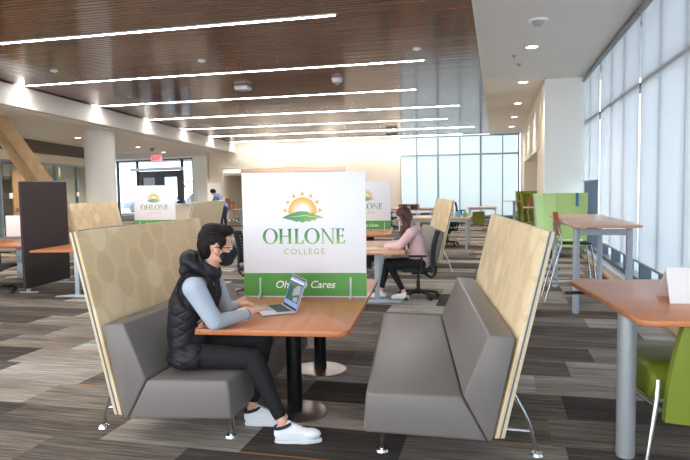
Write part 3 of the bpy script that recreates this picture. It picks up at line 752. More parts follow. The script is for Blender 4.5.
def make_sign():
    """origin bottom centre of the board, front towards -y"""
    t = thing('divider_sign', 'sign', 'sign')
    Wd, Ht = 1.06, 1.07
    MB().box2((-Wd / 2, -.008, .0), (Wd / 2, .008, Ht)).build('board', M['white_panel'], t, bevel=.002)
    MB().box2((-Wd / 2 + .001, -.0095, .012), (Wd / 2 - .001, -.0075, .21)).build('green_band', M['green_print'], t, smooth=False)
    yF = -.0085
    cap, wtot = .128, .715
    k = cap; x0 = -.357; zb = .462
    mb = MB(); sx = wtot / 5.62
    for p in serif_word():
        if p[0] == 'O':
            n = 48; vo, vi = [], []
            for i in range(n):
                a = 2 * PI * i / n
                vo.append((x0 + (p[1] +   .52 * math.cos(a)) * sx, yF - .001, zb + (.5 + .53 * math.sin(a)) * k))
                vi.append((x0 + (p[1] + .32 * math.cos(a - .12)) * sx, yF - .001, zb + (.5 + .475 * math.sin(a - .12)) * k))
            mb._add(vo + vi, [(i, (i + 1) % n, n + (i + 1) % n, n + i) for i in range(n)])
        else:
            mb._add([(x0 + a * sx, yF - .001, zb + b * k) for a, b in p], [tuple(range(len(p)))])
    mb.build('lettering_ohlone', gradient_print('print_gradient_green', [(0.0, srgb(150, 196, 84)), (.45, srgb(86, 160, 96)), (1.0, srgb(52, 140, 112))], 2, zb, zb + cap), t, smooth=False)
    text_obj('lettering_college', 'COLLEGE', .068, M['lime_print'], t, (0, yF - .001, .372), width=.35, spacing=1.25)
    text_obj('lettering_cares', 'Ohlone Cares', .088, M['white_print'], t, (.0, yF - .002, .082), shear=.25, width=.515, bold=.0012)
    # sun
    cz = .735; cx = -.008
    mb = MB(); n = 36; vo, vi = [], []
    for i in range(n + 1):
        a = PI * (i / n) * 1.08 - .04 * PI
        vo.append((cx + .122 * math.cos(a), yF - .001, cz + .122 * math.sin(a))); vi.append((cx, yF - .001, cz + .0))
    mb._add(vo + [(cx, yF - .001, cz - .02)], [(i, i + 1, n + 1) for i in range(n)])
    sm = mat('sun_print', (1, 1, 1), .45); h = NT(sm)
    tc = h.n('ShaderNodeTexCoord'); sp = h.n('ShaderNodeSeparateXYZ'); h.l(tc.outputs['Object'], sp.inputs[0])
    dx = h.math('SUBTRACT', sp.outputs[0], cx); dz = h.math('SUBTRACT', sp.outputs[2], cz)
    d = h.math('SQRT', h.math('ADD', h.math('MULTIPLY', dx, dx), h.math('MULTIPLY', dz, dz)))
    cr = h.n('ShaderNodeValToRGB'); h.l(h.math('DIVIDE', d, .122), cr.inputs[0]); el = cr.color_ramp.elements
    el[0].position = .42; el[0].color = (*srgb(246, 244, 242), 1); el[1].position = 1; el[1].color = (*srgb(238, 180, 70), 1)
    e = el.new(.72); e.color = (*srgb(244, 208, 130), 1)
    h.l(cr.outputs[0], sm.node_tree.nodes['Principled BSDF'].inputs['Base Color'])
    mb.build('sun_emblem', sm, t, smooth=False)
    mb = MB()
    for a in (4, 33, 61, 90, 119, 147, 176):
        a = R(a); c, s_ = math.cos(a), math.sin(a); r0, r1, hw = .138, .172, .019
        mb._add([(cx + r0 * c - hw * s_, yF - .001, cz + r0 * s_ + hw * c), (cx + r0 * c + hw * s_, yF - .001, cz + r0 * s_ - hw * c), (cx + r1 * c, yF - .001, cz + r1 * s_)], [(0, 1, 2)])
    mb.build('sun_rays', mat('ray_print', srgb(232, 178, 78), .45), t, smooth=False)
    lf = [(-.178, .0), (-.13, .022), (-.08, .042), (-.02, .055), (.03, .052), (.06, .044), (.05, .036), (.09, .040), (.12, .028), (.10, .022), (.14, .016), (.187, -.006), (.14, -.004), (.11, -.014), (.12, -.024), (.08, -.022), (.06, -.036), (.03, -.030), (.0, -.044), (-.03, -.030), (-.05, -.038), (-.09, -.022), (-.13, -.014)]
    mb = MB(); mb._add([(cx + a, yF - .002, .685 + b) for a, b in lf], [tuple(range(len(lf)))])
    lfo = mb.build('leaf_emblem', gradient_print('leaf_print', [(0, srgb(44, 142, 104)), (.5, srgb(112, 178, 98)), (1, srgb(172, 204, 84))], 0, -.18, .18), t, smooth=False)
    MB()._add([(cx - .16, yF - .003, .686), (cx + .02, yF - .003, .706), (cx + .17, yF - .003, .682), (cx + .02, yF - .003, .700)], [(0, 1, 2, 3)])
    vn = MB(); vn._add([(cx - .16, yF - .0025, .6865), (cx + .02, yF - .0025, .704), (cx + .17, yF - .0025, .682), (cx + .02, yF - .0025, .6995)], [(0, 1, 2, 3)])
    vn.build('leaf_vein', M['white_print'], lfo, smooth=False)
    for sx_ in (-.385, .395):
        MB().box2((sx_ - .007, -.024, .03), (sx_ + .007, -.010, .17)).prism([(-.10, .0), (-.10, .008), (-.028, .045), (-.01, .045), (-.01, 0)], sx_ - .007, sx_ + .007, 'yz').box2((sx_ - .007, .009, 0), (sx_ + .007, .09, .01)).build('foot_clip', M['clip'], t, bevel=.002)
    return t
sg = make_sign(); sg.location = W(OA, -.09, .28, .7225); sg.rotation_euler = (0, 0, ANG)
sg['label'] = 'large white divider sign with green band and sun logo, on the man\'s table'; sg['group'] = 'divider signs on the booth tables'
dup(sg, W(OB, .02, .28, .7225), ANG, 'divider sign at the far left in front of the entrance doors', 'divider signs on the booth tables')
dup(sg, W(OC, -.09, .28, .7225), ANG, 'divider sign half hidden behind the large one, beside the woman in pink', 'divider signs on the booth tables')

# ---- laptop
def laptop():
    ax = R(117)           # width axis, from near hinge to far hinge (module frame)
    hx, hy = -.04, -.415
    t = thing('laptop', 'open silver laptop on the booth table in front of the man', 'laptop', W(OA, hx, hy, .7225), ANG + ax)
    # local: x along the hinge (0..0.37), +y towards the user
    MB().box2((0, .0, .002), (.37, .26, .016)).build('base', M['laptop'], t, bevel=.004)
    k = MB()
    for r_ in range(6):
        for c_ in range(14): k.box2((.03 + c_ * .0222, .03 + r_ * .0185, .0158), (.03 + c_ * .0222 + .0185, .03 + r_ * .0185 + .015, .0178))
    k.build('keyboard', M['keys'], t, smooth=False)
    MB().box2((.12, .155, .0158), (.25, .245, .0168)).build('touchpad', M['silver'], t)
    MB().cyl((.03, 0, .014), (.34, 0, .014), .007).build('hinge', M['bezel'], t)
    # lid leaning back 20 degrees (towards -y)
    ob = []
    def lid(mb, name, m, par=None):
        o = mb.build(name, m, par or t, smooth=False)
        if not par: o.rotation_euler = (R(20), 0, 0); o.location = (0, 0, .015)
        return o
    l = lid(MB().box2((0, -.005, 0), (.37, .002, .245)), 'lid', M['laptop'])
    lid(MB().box2((.004, .002, .004), (.366, .0028, .241)), 'bezel', M['bezel'], l)
    s_ = lid(MB().box2((.012, .0028, .014), (.358, .0034, .229)), 'screen', M['screen'], l)
    lid(MB().box2((.012, .0034, .192), (.358, .0038, .2)), 'screen_toolbar', M['bezel'], l)
    lid(MB().box2((.012, .0034, .20), (.358, .0038, .212)), 'screen_menu', M['screen_lt'], l)
    lid(MB().box2((.03, .0034, .05), (.345, .0038, .19)), 'screen_picture', M['screen_dk'], l)
    q = MB(); q._add([(.04, .0039, .12), (.20, .0039, .09), (.22, .0039, .14), (.14, .0039, .18), (.05, .0039, .186)], [(0, 1, 2, 3, 4)])
    q._add([(.05, .0039, .056), (.16, .0039, .056), (.17, .0039, .08), (.06, .0039, .10)], [(0, 1, 2, 3)])
    lid(q, 'screen_picture_road', M['screen_md'], l)
laptop()

# ------------------------------------------------------------------ people
def P3(*v): return Vector(v)
def finger(mb, base, d, up, L, r, curl=(.2, .5, .4)):
    """three bones bending away from 'up'"""
    p = Vector(base); d = Vector(d).normalized(); up = Vector(up).normalized(); side = d.cross(up).normalized()
    a = 0; pts = [(p.copy(), r)]
    for k, (fr, c) in enumerate(zip((.45, .3, .25), curl)):
        a += c
        dd = d * math.cos(a) - up * math.sin(a)
        p = p + dd * L * fr; pts.append((p.copy(), r * (1 - .09 * (k + 1))))
    mb.chain(pts, 10)
def hand(mb, wrist, d, up, thumb_side, scale=1.0, curl=(.15, .45, .35), spread=.12):
    wrist = Vector(wrist); d = Vector(d).normalized(); up = Vector(up); up = (up - d * up.dot(d)).normalized()
    s_ = d.cross(up).normalized() * thumb_side
    k = scale
    mb.chain([(wrist, .026 * k), (wrist + d * .03 * k, .026 * k)], 12)
    kn = []
    for i, off in enumerate((.03, .010, -.010, -.029)):
        b = wrist + d * (.092 - .006 * abs(i - 1)) * k + s_ * off * k
        kn.append(b)
        mb.chain([(wrist + d * .012 * k + s_ * off * .6 * k, .0155 * k), (b, .0115 * k)], 10)
    for b, off, L in zip(kn, (.03, .010, -.010, -.029), (.072, .080, .074, .060)):
        finger(mb, b, d + s_ * off * spread * 8, up, L * k, .0088 * k, curl)
    tb = wrist + d * .03 * k + s_ * .022 * k
    p1 = tb + (d * .6 + s_ * .75 - up * .15).normalized() * .038 * k
    p2 = p1 + (d * .9 + s_ * .35 - up * .2).normalized() * .03 * k
    p3 = p2 + (d * 1.0 + s_ * .1 - up * .3).normalized() * .024 * k
    mb.chain([(tb, .0155 * k), (p1, .0115 * k), (p2, .0100 * k), (p3, .0085 * k)], 10)

class Fr:
    """head frame: f forward, l left, u up"""
    def __init__(s, c, f, u):
        s.c = Vector(c); s.f = Vector(f).normalized(); u = Vector(u); s.u = (u - s.f * u.dot(s.f)).normalized(); s.l = s.u.cross(s.f)
        s.q = Matrix((s.f, s.l, s.u)).transposed().to_euler()
    def p(s, f, l, u): return s.c + s.f * f + s.l * l + s.u * u
def head_solids(mb, H_, k=1.0):
    b = lambda f, l, u, r: mb.ball(H_.p(f * k, l * k, u * k), tuple(x * k for x in r), 24, 16, H_.q)
    b(-.012, 0, .035, (.095, .074, .085))     # cranium
    b(.022, 0, -.02, (.068, .062, .085))      # face
    b(.048, 0, -.078, (.034, .030, .028))     # chin
    b(.005, .036, -.055, (.052, .022, .034)); b(.005, -.036, -.055, (.052, .022, .034))   # jaw
    b(.068, 0, .012, (.022, .045, .012))      # brow
    mb.chain([(H_.p(.083 * k, 0, .004 * k), .008 * k), (H_.p(.104 * k, 0, -.026 * k), .0125 * k)], 10)   # nose
    b(.092, .012, -.030, (.010, .007, .007)); b(.092, -.012, -.030, (.010, .007, .007))
    b(.082, 0, -.052, (.010, .022, .006)); b(.080, 0, -.062, (.010, .018, .006))          # lips
    for s_ in (-1, 1):
        b(-.008, .074 * s_, -.012, (.018, .008, .031)); b(-.004, .078 * s_, -.03, (.010, .006, .012))
        b(.06, .038 * s_, -.022, (.022, .018, .018))                                       # cheek
def eyes(par, H_, k=1.0):
    for s_ in (-1, 1):
        e = MB().ball(H_.p(.078 * k, .029 * s_ * k, -.002 * k), .0125 * k, 14, 10).build('eye', M['white_print'], par)
        MB().ball(H_.p(.087 * k, .029 * s_ * k, -.002 * k), .0055 * k, 10, 8).build('iris', M['hair'], e)

def man():
    base = Vector(W(OA, -.66, -.85))
    t = thing('person', 'person in black quilted vest, grey sweater and black mask typing on the laptop', 'person', base, ANG)
    q = lambda x, y, z: Vector((x + .66, y + .85, z))
    # joints in the module frame
    pel = q(-.70, -.84, .55); bel = q(-.70, -.83, .68); che = q(-.68, -.82, .88); uch = q(-.645, -.81, 1.0); nb = q(-.600, -.815, 1.085); nt_ = q(-.55, -.80, 1.15)
    shR, elR, wrR = q(-.615, -.99, 1.01), q(-.485, -.98, .775), q(-.335, -.66, .772)
    shL, elL, wrL = q(-.60, -.64, 1.01), q(-.555, -.50, .785), q(-.51, -.37, .775)
    hR, kR, aR = q(-.69, -.945, .545), q(-.235, -.95, .525), q(-.030, -1.04, .135)
    hL, kL, aL = q(-.70, -.74, .545), q(-.235, -.68, .60), q(-.305, -.76, .135)
    fd = Vector((.95, .31, 0))
    Hd = Fr(q(-.507, -.80, 1.262), Vector((.95, .30, -.05)), Vector((.06, .0, 1)))
    mb = MB()
    head_solids(mb, Hd, 1.12)
    mb.chain([(nb, .062), (nt_, .056), (Hd.p(-.02, 0, -.02), .055)])
    mb.chain([(pel, .125), (bel, .115), (che, .125), (uch, .115), (nb, .06)])
    mb.chain([(shR, .05), (elR, .040), (wrR, .026)]); mb.chain([(shL, .05), (elL, .040), (wrL, .026)])
    mb.chain([(uch, .08), (shR, .055)]); mb.chain([(uch, .08), (shL, .055)])
    mb.chain([(hR, .075), (kR, .052), (aR, .034), (aR + Vector((.0, 0, -.05)), .036)]); mb.chain([(hL, .075), (kL, .052), (aL, .034), (aL + Vector((0, 0, -.05)), .036)])
    mb.chain([(aR + Vector((0, 0, -.04)), .028), (aR + Vector((.10, .0, -.075)), .018)]); mb.chain([(aL + Vector((0, 0, -.04)), .028), (aL + Vector((.10, .02, -.075)), .018)])
    hand(mb, wrR + Vector((0, 0, .008)), Vector((.105, .17, .022)), Vector((-.1, -.05, 1)), -1, 1.12, (.10, .28, .22))
    hand(mb, wrL, Vector((.13, .02, .02)), Vector((0, 0, 1)), -1, 1.05, (.5, 1.0, .9))
    body = modded(mb, 'body', M['skin'], t, .0062, 3)
    eyes(t, Hd, 1.12)
    # sweater
    mb = MB()
    mb.chain([(shR, .078), (elR + Vector((0, 0, .003)), .056), (wrR - (wrR - elR).normalized() * .02, .036)])
    mb.chain([(shL, .075), (elL, .056), (wrL - (wrL - elL).normalized() * .02, .036)])
    mb.chain([(uch, .07), (shR, .075)]); mb.chain([(uch, .07), (shL, .075)])
    mb.chain([(pel, .11), (bel, .11), (che, .105), (uch, .09), (nb, .07)])
    sw = modded(mb, 'sweater', M['sweater'], t, .008, 3)
    MB().tube([wrR - (wrR - elR).normalized() * .03 + Vector((.034 * math.cos(a) * .9, .034 * math.cos(a) * -.45, .034 * math.sin(a))) for a in [k * PI / 8 for k in range(16)]], .005, 8, True).build('wristband', M['black_plastic'], t)
    # trousers
    mb = MB()
    mb.chain([(hR, .085), ((hR + kR) / 2, .080), (kR, .072), ((kR + aR) / 2, .060), (aR + (kR - aR) * .12, .044)])
    mb.chain([(hL, .098), ((hL + kL) / 2, .084), (kL, .072), ((kL + aL) / 2, .060), (aL + (kL - aL) * .12, .044)])
    mb.chain([(pel, .125), (bel, .12)])
    mb.chain([(hR, .1), (hL, .1)])
    modded(mb, 'trousers', M['trouser'], t, .009, 3)
    # vest: padded shell around the torso, quilting as fine grooves
    mb = MB()
    mb.chain([(q(-.725, -.84, .56), .128), (q(-.745, -.82, .68), .130), (q(-.70, -.82, .86), .155), (q(-.665, -.815, .98), .135), (q(-.628, -.81, 1.06), .105)], 20)
    mb.chain([(q(-.735, -.895, .57), .10), (q(-.735, -.885, .70), .105), (q(-.70, -.895, .88), .112), (q(-.655, -.90, 1.02), .085)], 20)
    mb.chain([(q(-.725, -.74, .57), .105), (q(-.71, -.74, .70), .12), (q(-.675, -.74, .88), .115), (q(-.63, -.75, 1.02), .085)], 20)
    mb.chain([(q(-.65, -.89, 1.03), .07), (q(-.63, -.96, 1.045), .052)]); mb.chain([(q(-.63, -.75, 1.03), .07), (q(-.60, -.68, 1.045), .052)])
    mb.chain([(q(-.575, -.855, 1.055), .052), (q(-.595, -.85, .93), .062), (q(-.645, -.85, .74), .062), (q(-.66, -.88, .60), .062)]); mb.chain([(q(-.565, -.77, 1.055), .052), (q(-.56, -.76, .93), .062), (q(-.63, -.77, .74), .062)])
    mb.chain([(q(-.755, -.955, .535), .078), (q(-.70, -1.0, .54), .080), (q(-.64, -1.0, .535), .076), (q(-.63, -.99, .575), .066)]); mb.chain([(q(-.77, -.74, .53), .062), (q(-.64, -.76, .53), .055)])
    def quilt(co):
        u_ = co.z * 1.0 + (co.x * .35)
        a = math.sin((co.z + co.x * .5 + co.y * .5) * PI / .078); b2 = math.sin((co.z - co.x * .5 - co.y * .5) * PI / .078)
        g = -.010 * max(0, 1 - min(abs(a), abs(b2)) * 4)
        c0 = Vector((-.04, .03, co.z)); d = (co - c0); d.z = 0
        if d.length > 1e-4: co = co + d.normalized() * g
        return co
    v = modded(mb, 'vest', M['vest'], t, .009, 2, extra=quilt)
    # arm hole trims
    for s_, sh in ((-1, shR), (1, shL)):
        c = sh + Vector((-.02, .035 * -s_ * -1 * .0, -.03)); pts = []
        for k in range(20):
            a = 2 * PI * k / 20
            pts.append(c + Vector((.078 * math.cos(a), s_ * .010 + .02 * math.cos(a) * -s_, .112 * math.sin(a))))
        MB().tube(pts, .012, 8, True).build('armhole_binding', M['vest_in'], v)
    # collar and hood
    mb = MB()
    for k in range(21):
        a = 2 * PI * k / 20
        if abs(a - PI * 2) < .25 or a < .25: continue
        c = q(-.565, -.812, 1.125) + Vector((.062 * math.cos(a), .068 * math.sin(a), -.045 * math.cos(a) + .0))
        mb.ball(c, (.022, .022, .045), 12, 8)
    # the hood lies as a soft bag behind the neck
    mb.ball(q(-.715, -.81, 1.165), (.052, .10, .075), 18, 12, Euler((0, R(-12), 0))); mb.ball(q(-.715, -.81, 1.105), (.058, .115, .055), 18, 12)
    mb.chain([(q(-.68, -.905, 1.175), .034), (q(-.62, -.905, 1.135), .036), (q(-.565, -.885, 1.085), .028)]); mb.chain([(q(-.68, -.715, 1.175), .034), (q(-.62, -.715, 1.135), .036), (q(-.565, -.735, 1.085), .028)])
    mb.chain([(q(-.685, -.88, 1.20), .034), (q(-.70, -.81, 1.222), .028), (q(-.685, -.74, 1.20), .034)])
    modded(mb, 'hood', M['vest'], v, .008, 4)
    MB().tube([q(-.515, -.82, 1.10), q(-.512, -.83, 1.0), q(-.532, -.85, .88)], .006, 8).build('zip', M['bezel'], v)
    # hair: swept back, short sides
    k = 1.12
    mb = MB()
    b = lambda f, l, u, r: mb.ball(Hd.p(f * k, l * k, u * k), tuple(x * k for x in r), 20, 14, Hd.q)
    b(-.024, 0, .053, (.098, .079, .084)); b(-.068, 0, .012, (.056, .069, .080)); b(-.064, 0, -.038, (.04, .055, .04))
    b(.030, 0, .104, (.064, .056, .034)); b(-.03, 0, .112, (.07, .058, .034)); b(.066, 0, .098, (.030, .050, .026))
    for s_ in (-1, 1): b(.018, .062 * s_, .040, (.036, .014, .036)); b(.02, .068 * s_, .012, (.012, .006, .025))
    def comb(co): 
        d = co - Hd.c; l = d.dot(Hd.l); u_ = d.dot(Hd.u); a = math.atan2(u_ + .02, l)
        return co + d.normalized() * .0022 * math.sin(a * 46)
    modded(mb, 'hair', M['hair'], t, .006, 3, extra=comb)
    # mask
    mb = MB()
    b = lambda f, l, u, r: mb.ball(Hd.p(f * k, l * k, u * k), tuple(x * k for x in r), 20, 14, Hd.q)
    b(.060, 0, -.045, (.056, .058, .050)); b(.100, 0, -.030, (.022, .026, .032)); b(.048, 0, -.082, (.052, .046, .036)); b(.036, 0, -.048, (.042, .072, .044))
    modded(mb, 'face_mask', M['mask'], t, .005, 4)
    for s_ in (-1, 1):
        MB().tube([Hd.p(.045 * k, .070 * s_ * k, -.035 * k), Hd.p(.02 * k, .079 * s_ * k, .0), Hd.p(-.012 * k, .082 * s_ * k, .015 * k)], .0022, 6).tube([Hd.p(.04 * k, .064 * s_ * k, -.075 * k), Hd.p(.01 * k, .078 * s_ * k, -.05 * k), Hd.p(-.015 * k, .082 * s_ * k, -.03 * k)], .0022, 6).build('ear_loop', M['mask'], t)
    # glasses
    g = MB()
    for s_ in (-1, 1):
        pts = [Hd.p((.100 - .003) * k, (.032 * s_ + .024 * math.cos(a)) * k, (-.002 + .016 * math.sin(a)) * k) for a in [i * PI / 8 for i in range(16)]]
        g.tube(pts, .0026, 6, True)
        g.tube([Hd.p(.097 * k, .056 * s_ * k, .004 * k), Hd.p(.06 * k, .078 * s_ * k, .004 * k), Hd.p(-.02 * k, .080 * s_ * k, .004 * k)], .0028, 6)
    g.tube([Hd.p(.1 * k, -.008 * k, .0), Hd.p(.1 * k, .008 * k, .0)], .0025, 6)
    g.build('glasses', M['black_plastic'], t)
    # shoes
    def shoe(an, d, nm='shoe'):
        d = Vector((d[0], d[1], 0)).normalized(); s2 = Vector((-d.y, d.x, 0))
        heel = Vector((an.x, an.y, 0)) - d * .060
        T = Matrix.Translation(heel) @ Matrix((d, s2, Vector((0, 0, 1)))).transposed().to_4x4() @ Matrix.Diagonal((1.10, 1.1, 1.15, 1))
        mb = MB()
        mb.ball(T @ Vector((.045, 0, .055)), (.05, .038, .05)); mb.ball(T @ Vector((.215, 0.0, .048)), (.075, .047, .036))
        mb.chain([(T @ Vector((.05, 0, .065)), .040), (T @ Vector((.13, 0, .06)), .040), (T @ Vector((.21, 0, .048)), .034)])
        mb.chain([(T @ Vector((.045, 0, .07)), .038), (T @ Vector((.085, 0, .095)), .034)]); mb.chain([(T @ Vector((.10, 0, .10)), .022), (T @ Vector((.155, 0, .078)), .022)])
        mb.chain([(T @ Vector((.04, 0, .038)), .036), (T @ Vector((.225, 0, .036)), .038)])
        mb.chain([(T @ Vector((.09, 0, .12)), .012), (T @ Vector((.11, 0, .10)), .018)])
        def flat(co): 
            if co.z < .02: co.z = .02
            return co
        o = modded(mb, nm, M['shoe'], t, .006, 3, extra=flat)
        L = []
        for i in range(24):
            a = 2 * PI * i / 24; wv = .034 + (.009 if math.cos(a) > 0 else 0)
            L.append((T @ Vector((.146 + .142 * math.cos(a), wv * math.sin(a), 0)))[:2])
        MB().prism([(p[0], p[1]) for p in L], .0, .024, 'xy').build('sole', M['sole'], o, bevel=.005)
        MB().tube([T @ Vector((.055 + .047 * math.cos(a), .039 * math.sin(a), .098 + .012 * math.cos(a))) for a in [i * PI / 8 for i in range(16)]], .011, 8, True).build('ankle_collar', M['sock'], o)
        lc = MB()
        for i in range(4):
            p0 = T @ Vector((.115 + i * .022, -.022, .108 - i * .011)); p1 = T @ Vector((.121 + i * .022, .022, .108 - i * .011)); pm = (p0 + p1) / 2 + Vector((0, 0, .008))
            lc.tube([p0, pm, p1], .0035, 6)
        lc.build('laces', M['white_print'], o)
    shoe(aR, (.97, .12)); shoe(aL, (.9, .10))
man()

# ------------------------------------------------------------------ office chair
def office_chair(label):
    """origin on the floor, sitter faces -x"""
    t = thing('office_chair', label, 'chair', group='black office chairs')
    b = MB()
    for k in range(5):
        a = 2 * PI * k / 5 + .3; c, s_ = math.cos(a), math.sin(a)
        b.tube([(.03 * c, .03 * s_, .10), (.16 * c, .16 * s_, .095), (.30 * c, .30 * s_, .072)], [.028, .024, .018], 8)
    b.cyl((0, 0, .07), (0, 0, .15), .04)
    b.build('star_base', M['black_plastic'], t)
    for k in range(5):
        a = 2 * PI * k / 5 + .3; c, s_ = math.cos(a), math.sin(a); x, yy = .30 * c, .30 * s_
        MB().cyl((x - .022 * s_, yy + .022 * c, .03), (x - .006 * s_, yy + .006 * c, .03), .03, seg=16).cyl((x + .006 * s_, yy - .006 * c, .03), (x + .022 * s_, yy - .022 * c, .03), .03, seg=16).box((x, yy, .05), (.03, .03, .03), a).build('caster', M['black_plastic'], t)
    MB().cyl((0, 0, .15), (0, 0, .26), .028).cyl((0, 0, .25), (0, 0, .38), .018).build('gas_lift', M['black_plastic'], t)
    MB().box((.02, 0, .385), (.24, .16, .05)).tube([(.08, 0, .38), (.2, 0, .30), (.25, 0, .36), (.27, 0, .48)], .022, 8).build('tilt_mechanism', M['black_plastic'], t, bevel=.006)
    MB().prism([(-.25, .425), (-.2, .41), (.18, .41), (.22, .43), (.22, .455), (.15, .47), (-.2, .472), (-.25, .455)], -.24, .24).build('seat', M['mesh_black'], t, bevel=.018, seg=3)
    g = []; ga = []
    for i in range(9):
        u_ = i / 8; z = .50 + .50 * u_; x = .245 + .03 * math.sin(u_ * PI * .9) * -1 + .08 * u_; hw = .22 - .03 * abs(u_ - .45)
        row, row2 = [], []
        for j in range(11):
            v_ = -1 + 2 * j / 10
            row.append((x - .05 * v_ * v_ + .0, v_ * hw, z)); row2.append((x + .02 - .05 * v_ * v_, v_ * hw, z))
        g.append(row); ga.append(row2)
    m = MB().surf(g).surf(ga)
    for i in range(8):
        for e in (0, 10): m._add([g[i][e], g[i + 1][e], ga[i + 1][e], ga[i][e]], [(0, 1, 2, 3)])
    for i in (0, 8):
        for j in range(10): m._add([g[i][j], g[i][j + 1], ga[i][j + 1], ga[i][j]], [(0, 1, 2, 3)])
    bk = m.build('backrest', M['mesh_black'], t)
    sl = MB()
    for i in range(9):
        z = .56 + .045 * i; u_ = (z - .5) / .5; x = .245 - .03 * math.sin(u_ * PI * .9) + .08 * u_ + .022
        sl.tube([(x - .05 * v_ * v_, v_ * .15, z) for v_ in (-1, -.5, 0, .5, 1)], .006, 6)
    sl.build('back_slots', M['silver'], bk)
    for s_ in (-1, 1):
        MB().tube([(.02, s_ * .16, .40), (.04, s_ * .27, .42), (.05, s_ * .28, .64)], .016, 8).build('arm_support', M['black_plastic'], t)
        MB().box((-.01, s_ * .28, .655), (.26, .07, .028)).build('armrest', M['black_plastic'], t, bevel=.01)
    return t
oc = office_chair('black office chair the woman in pink is sitting on')
oc.location = (-1.14, 9.12, 0); oc.rotation_euler = (0, 0, R(8))

# ------------------------------------------------------------------ T-leg desks
def tdesk(label, wx, ly, z, loc, rz, top='oak', feet='y', legs=None, group='height adjustable desks', foot=.34):
    t = thing('desk', label, 'desk', loc, rz, group)
    MB().box2((-wx / 2, 0, z - .032), (wx / 2, ly, z)).build('desktop', M[top], t, bevel=.006)
    for yy in (legs or (.22, ly - .22)):
        MB().box2((-.035, yy - .025, .03), (.035, yy + .025, z - .033)).build('leg', M['bluegrey'], t, bevel=.006)
        MB().prism([(-foot, 0.006), (-foot, .02), (-.05, .045), (.05, .045), (foot, .02), (foot, .006)], yy - .045, yy + .045).cyl((-foot + .04, yy, 0), (-foot + .04, yy, .01), .02).cyl((foot - .04, yy, 0), (foot - .04, yy, .01), .02).build('foot', M['bluegrey'], t, bevel=.004)
    MB().box2((-.03, legs[0] if legs else .22, z - .09), (.03, (legs[-1] if legs else ly - .22), z - .04)).build('crossbar', M['bluegrey'], t)
    return t
tdesk('pink-toned laminate desk with grey T-legs at which the woman in pink writes', .80, 1.95, .745, W((-1.64, 8.42), 0, 0), ANG, 'pale_top')
tdesk('orange laminate desk with one grey T-leg visible right of the dark divider panel', 1.5, 1.6, .745, (-6.40, 8.28, 0), ANG, 'oak', legs=(.05, 1.35), foot=.36)
tdesk('orange laminate desk at the left edge, on the far side of the dark divider panel', 1.5, 1.6, .745, (-8.62, 8.75, 0), R(14), 'oak', foot=.36)

# dark divider panel
t = thing('room_divider', 'tall charcoal fabric divider panel standing between two desks on the left', 'divider panel', (-7.63, 9.15, 0), R(7))
MB().box2((-.022, -.66, .07), (.022, .66, 1.84)).build('panel', M['charcoal_fab'], t, bevel=.006)
MB().box2((-.024, -.665, 1.84), (.024, .665, 1.855)).build('top_trim', M['alu'], t)
for yy in (-.55, .55): MB().box2((-.16, yy - .03, 0), (.16, yy + .03, .012)).box2((-.02, yy - .03, .012), (.02, yy + .03, .07)).build('foot', M['silver'], t)
dup(oc, (-8.05, 8.45, 0), R(200), 'black office chair at the left edge of the photo beside the dark divider', 'black office chairs')
t = thing('pedestal_cabinet', 'grey drawer pedestal under the left desk', 'cabinet', (-8.75, 10.2, 0), R(14))
MB().box2((-.25, -.28, .03), (.25, .28, .62)).build('body', mat('grey_steel', srgb(140, 142, 154), .5), t, bevel=.008)
for k in range(2): MB().box2((-.235, -.295, .06 + k * .28), (.235, -.281, .31 + k * .28)).build('drawer', M['alu'], t, bevel=.004)
t = thing('desktop_monitor', 'white back of a screen on the left desk, left of the dark divider', 'monitor', (-8.8, 9.9, .7465), R(8))
MB().box2((-.3, -.02, .08), (.3, .02, .48)).build('screen_housing', M['paper'], t, bevel=.008)
MB().box2((-.03, .021, 0), (.03, .045, .3)).box2((-.11, -.06, 0), (.11, .1, .012)).build('stand', M['silver'], t)

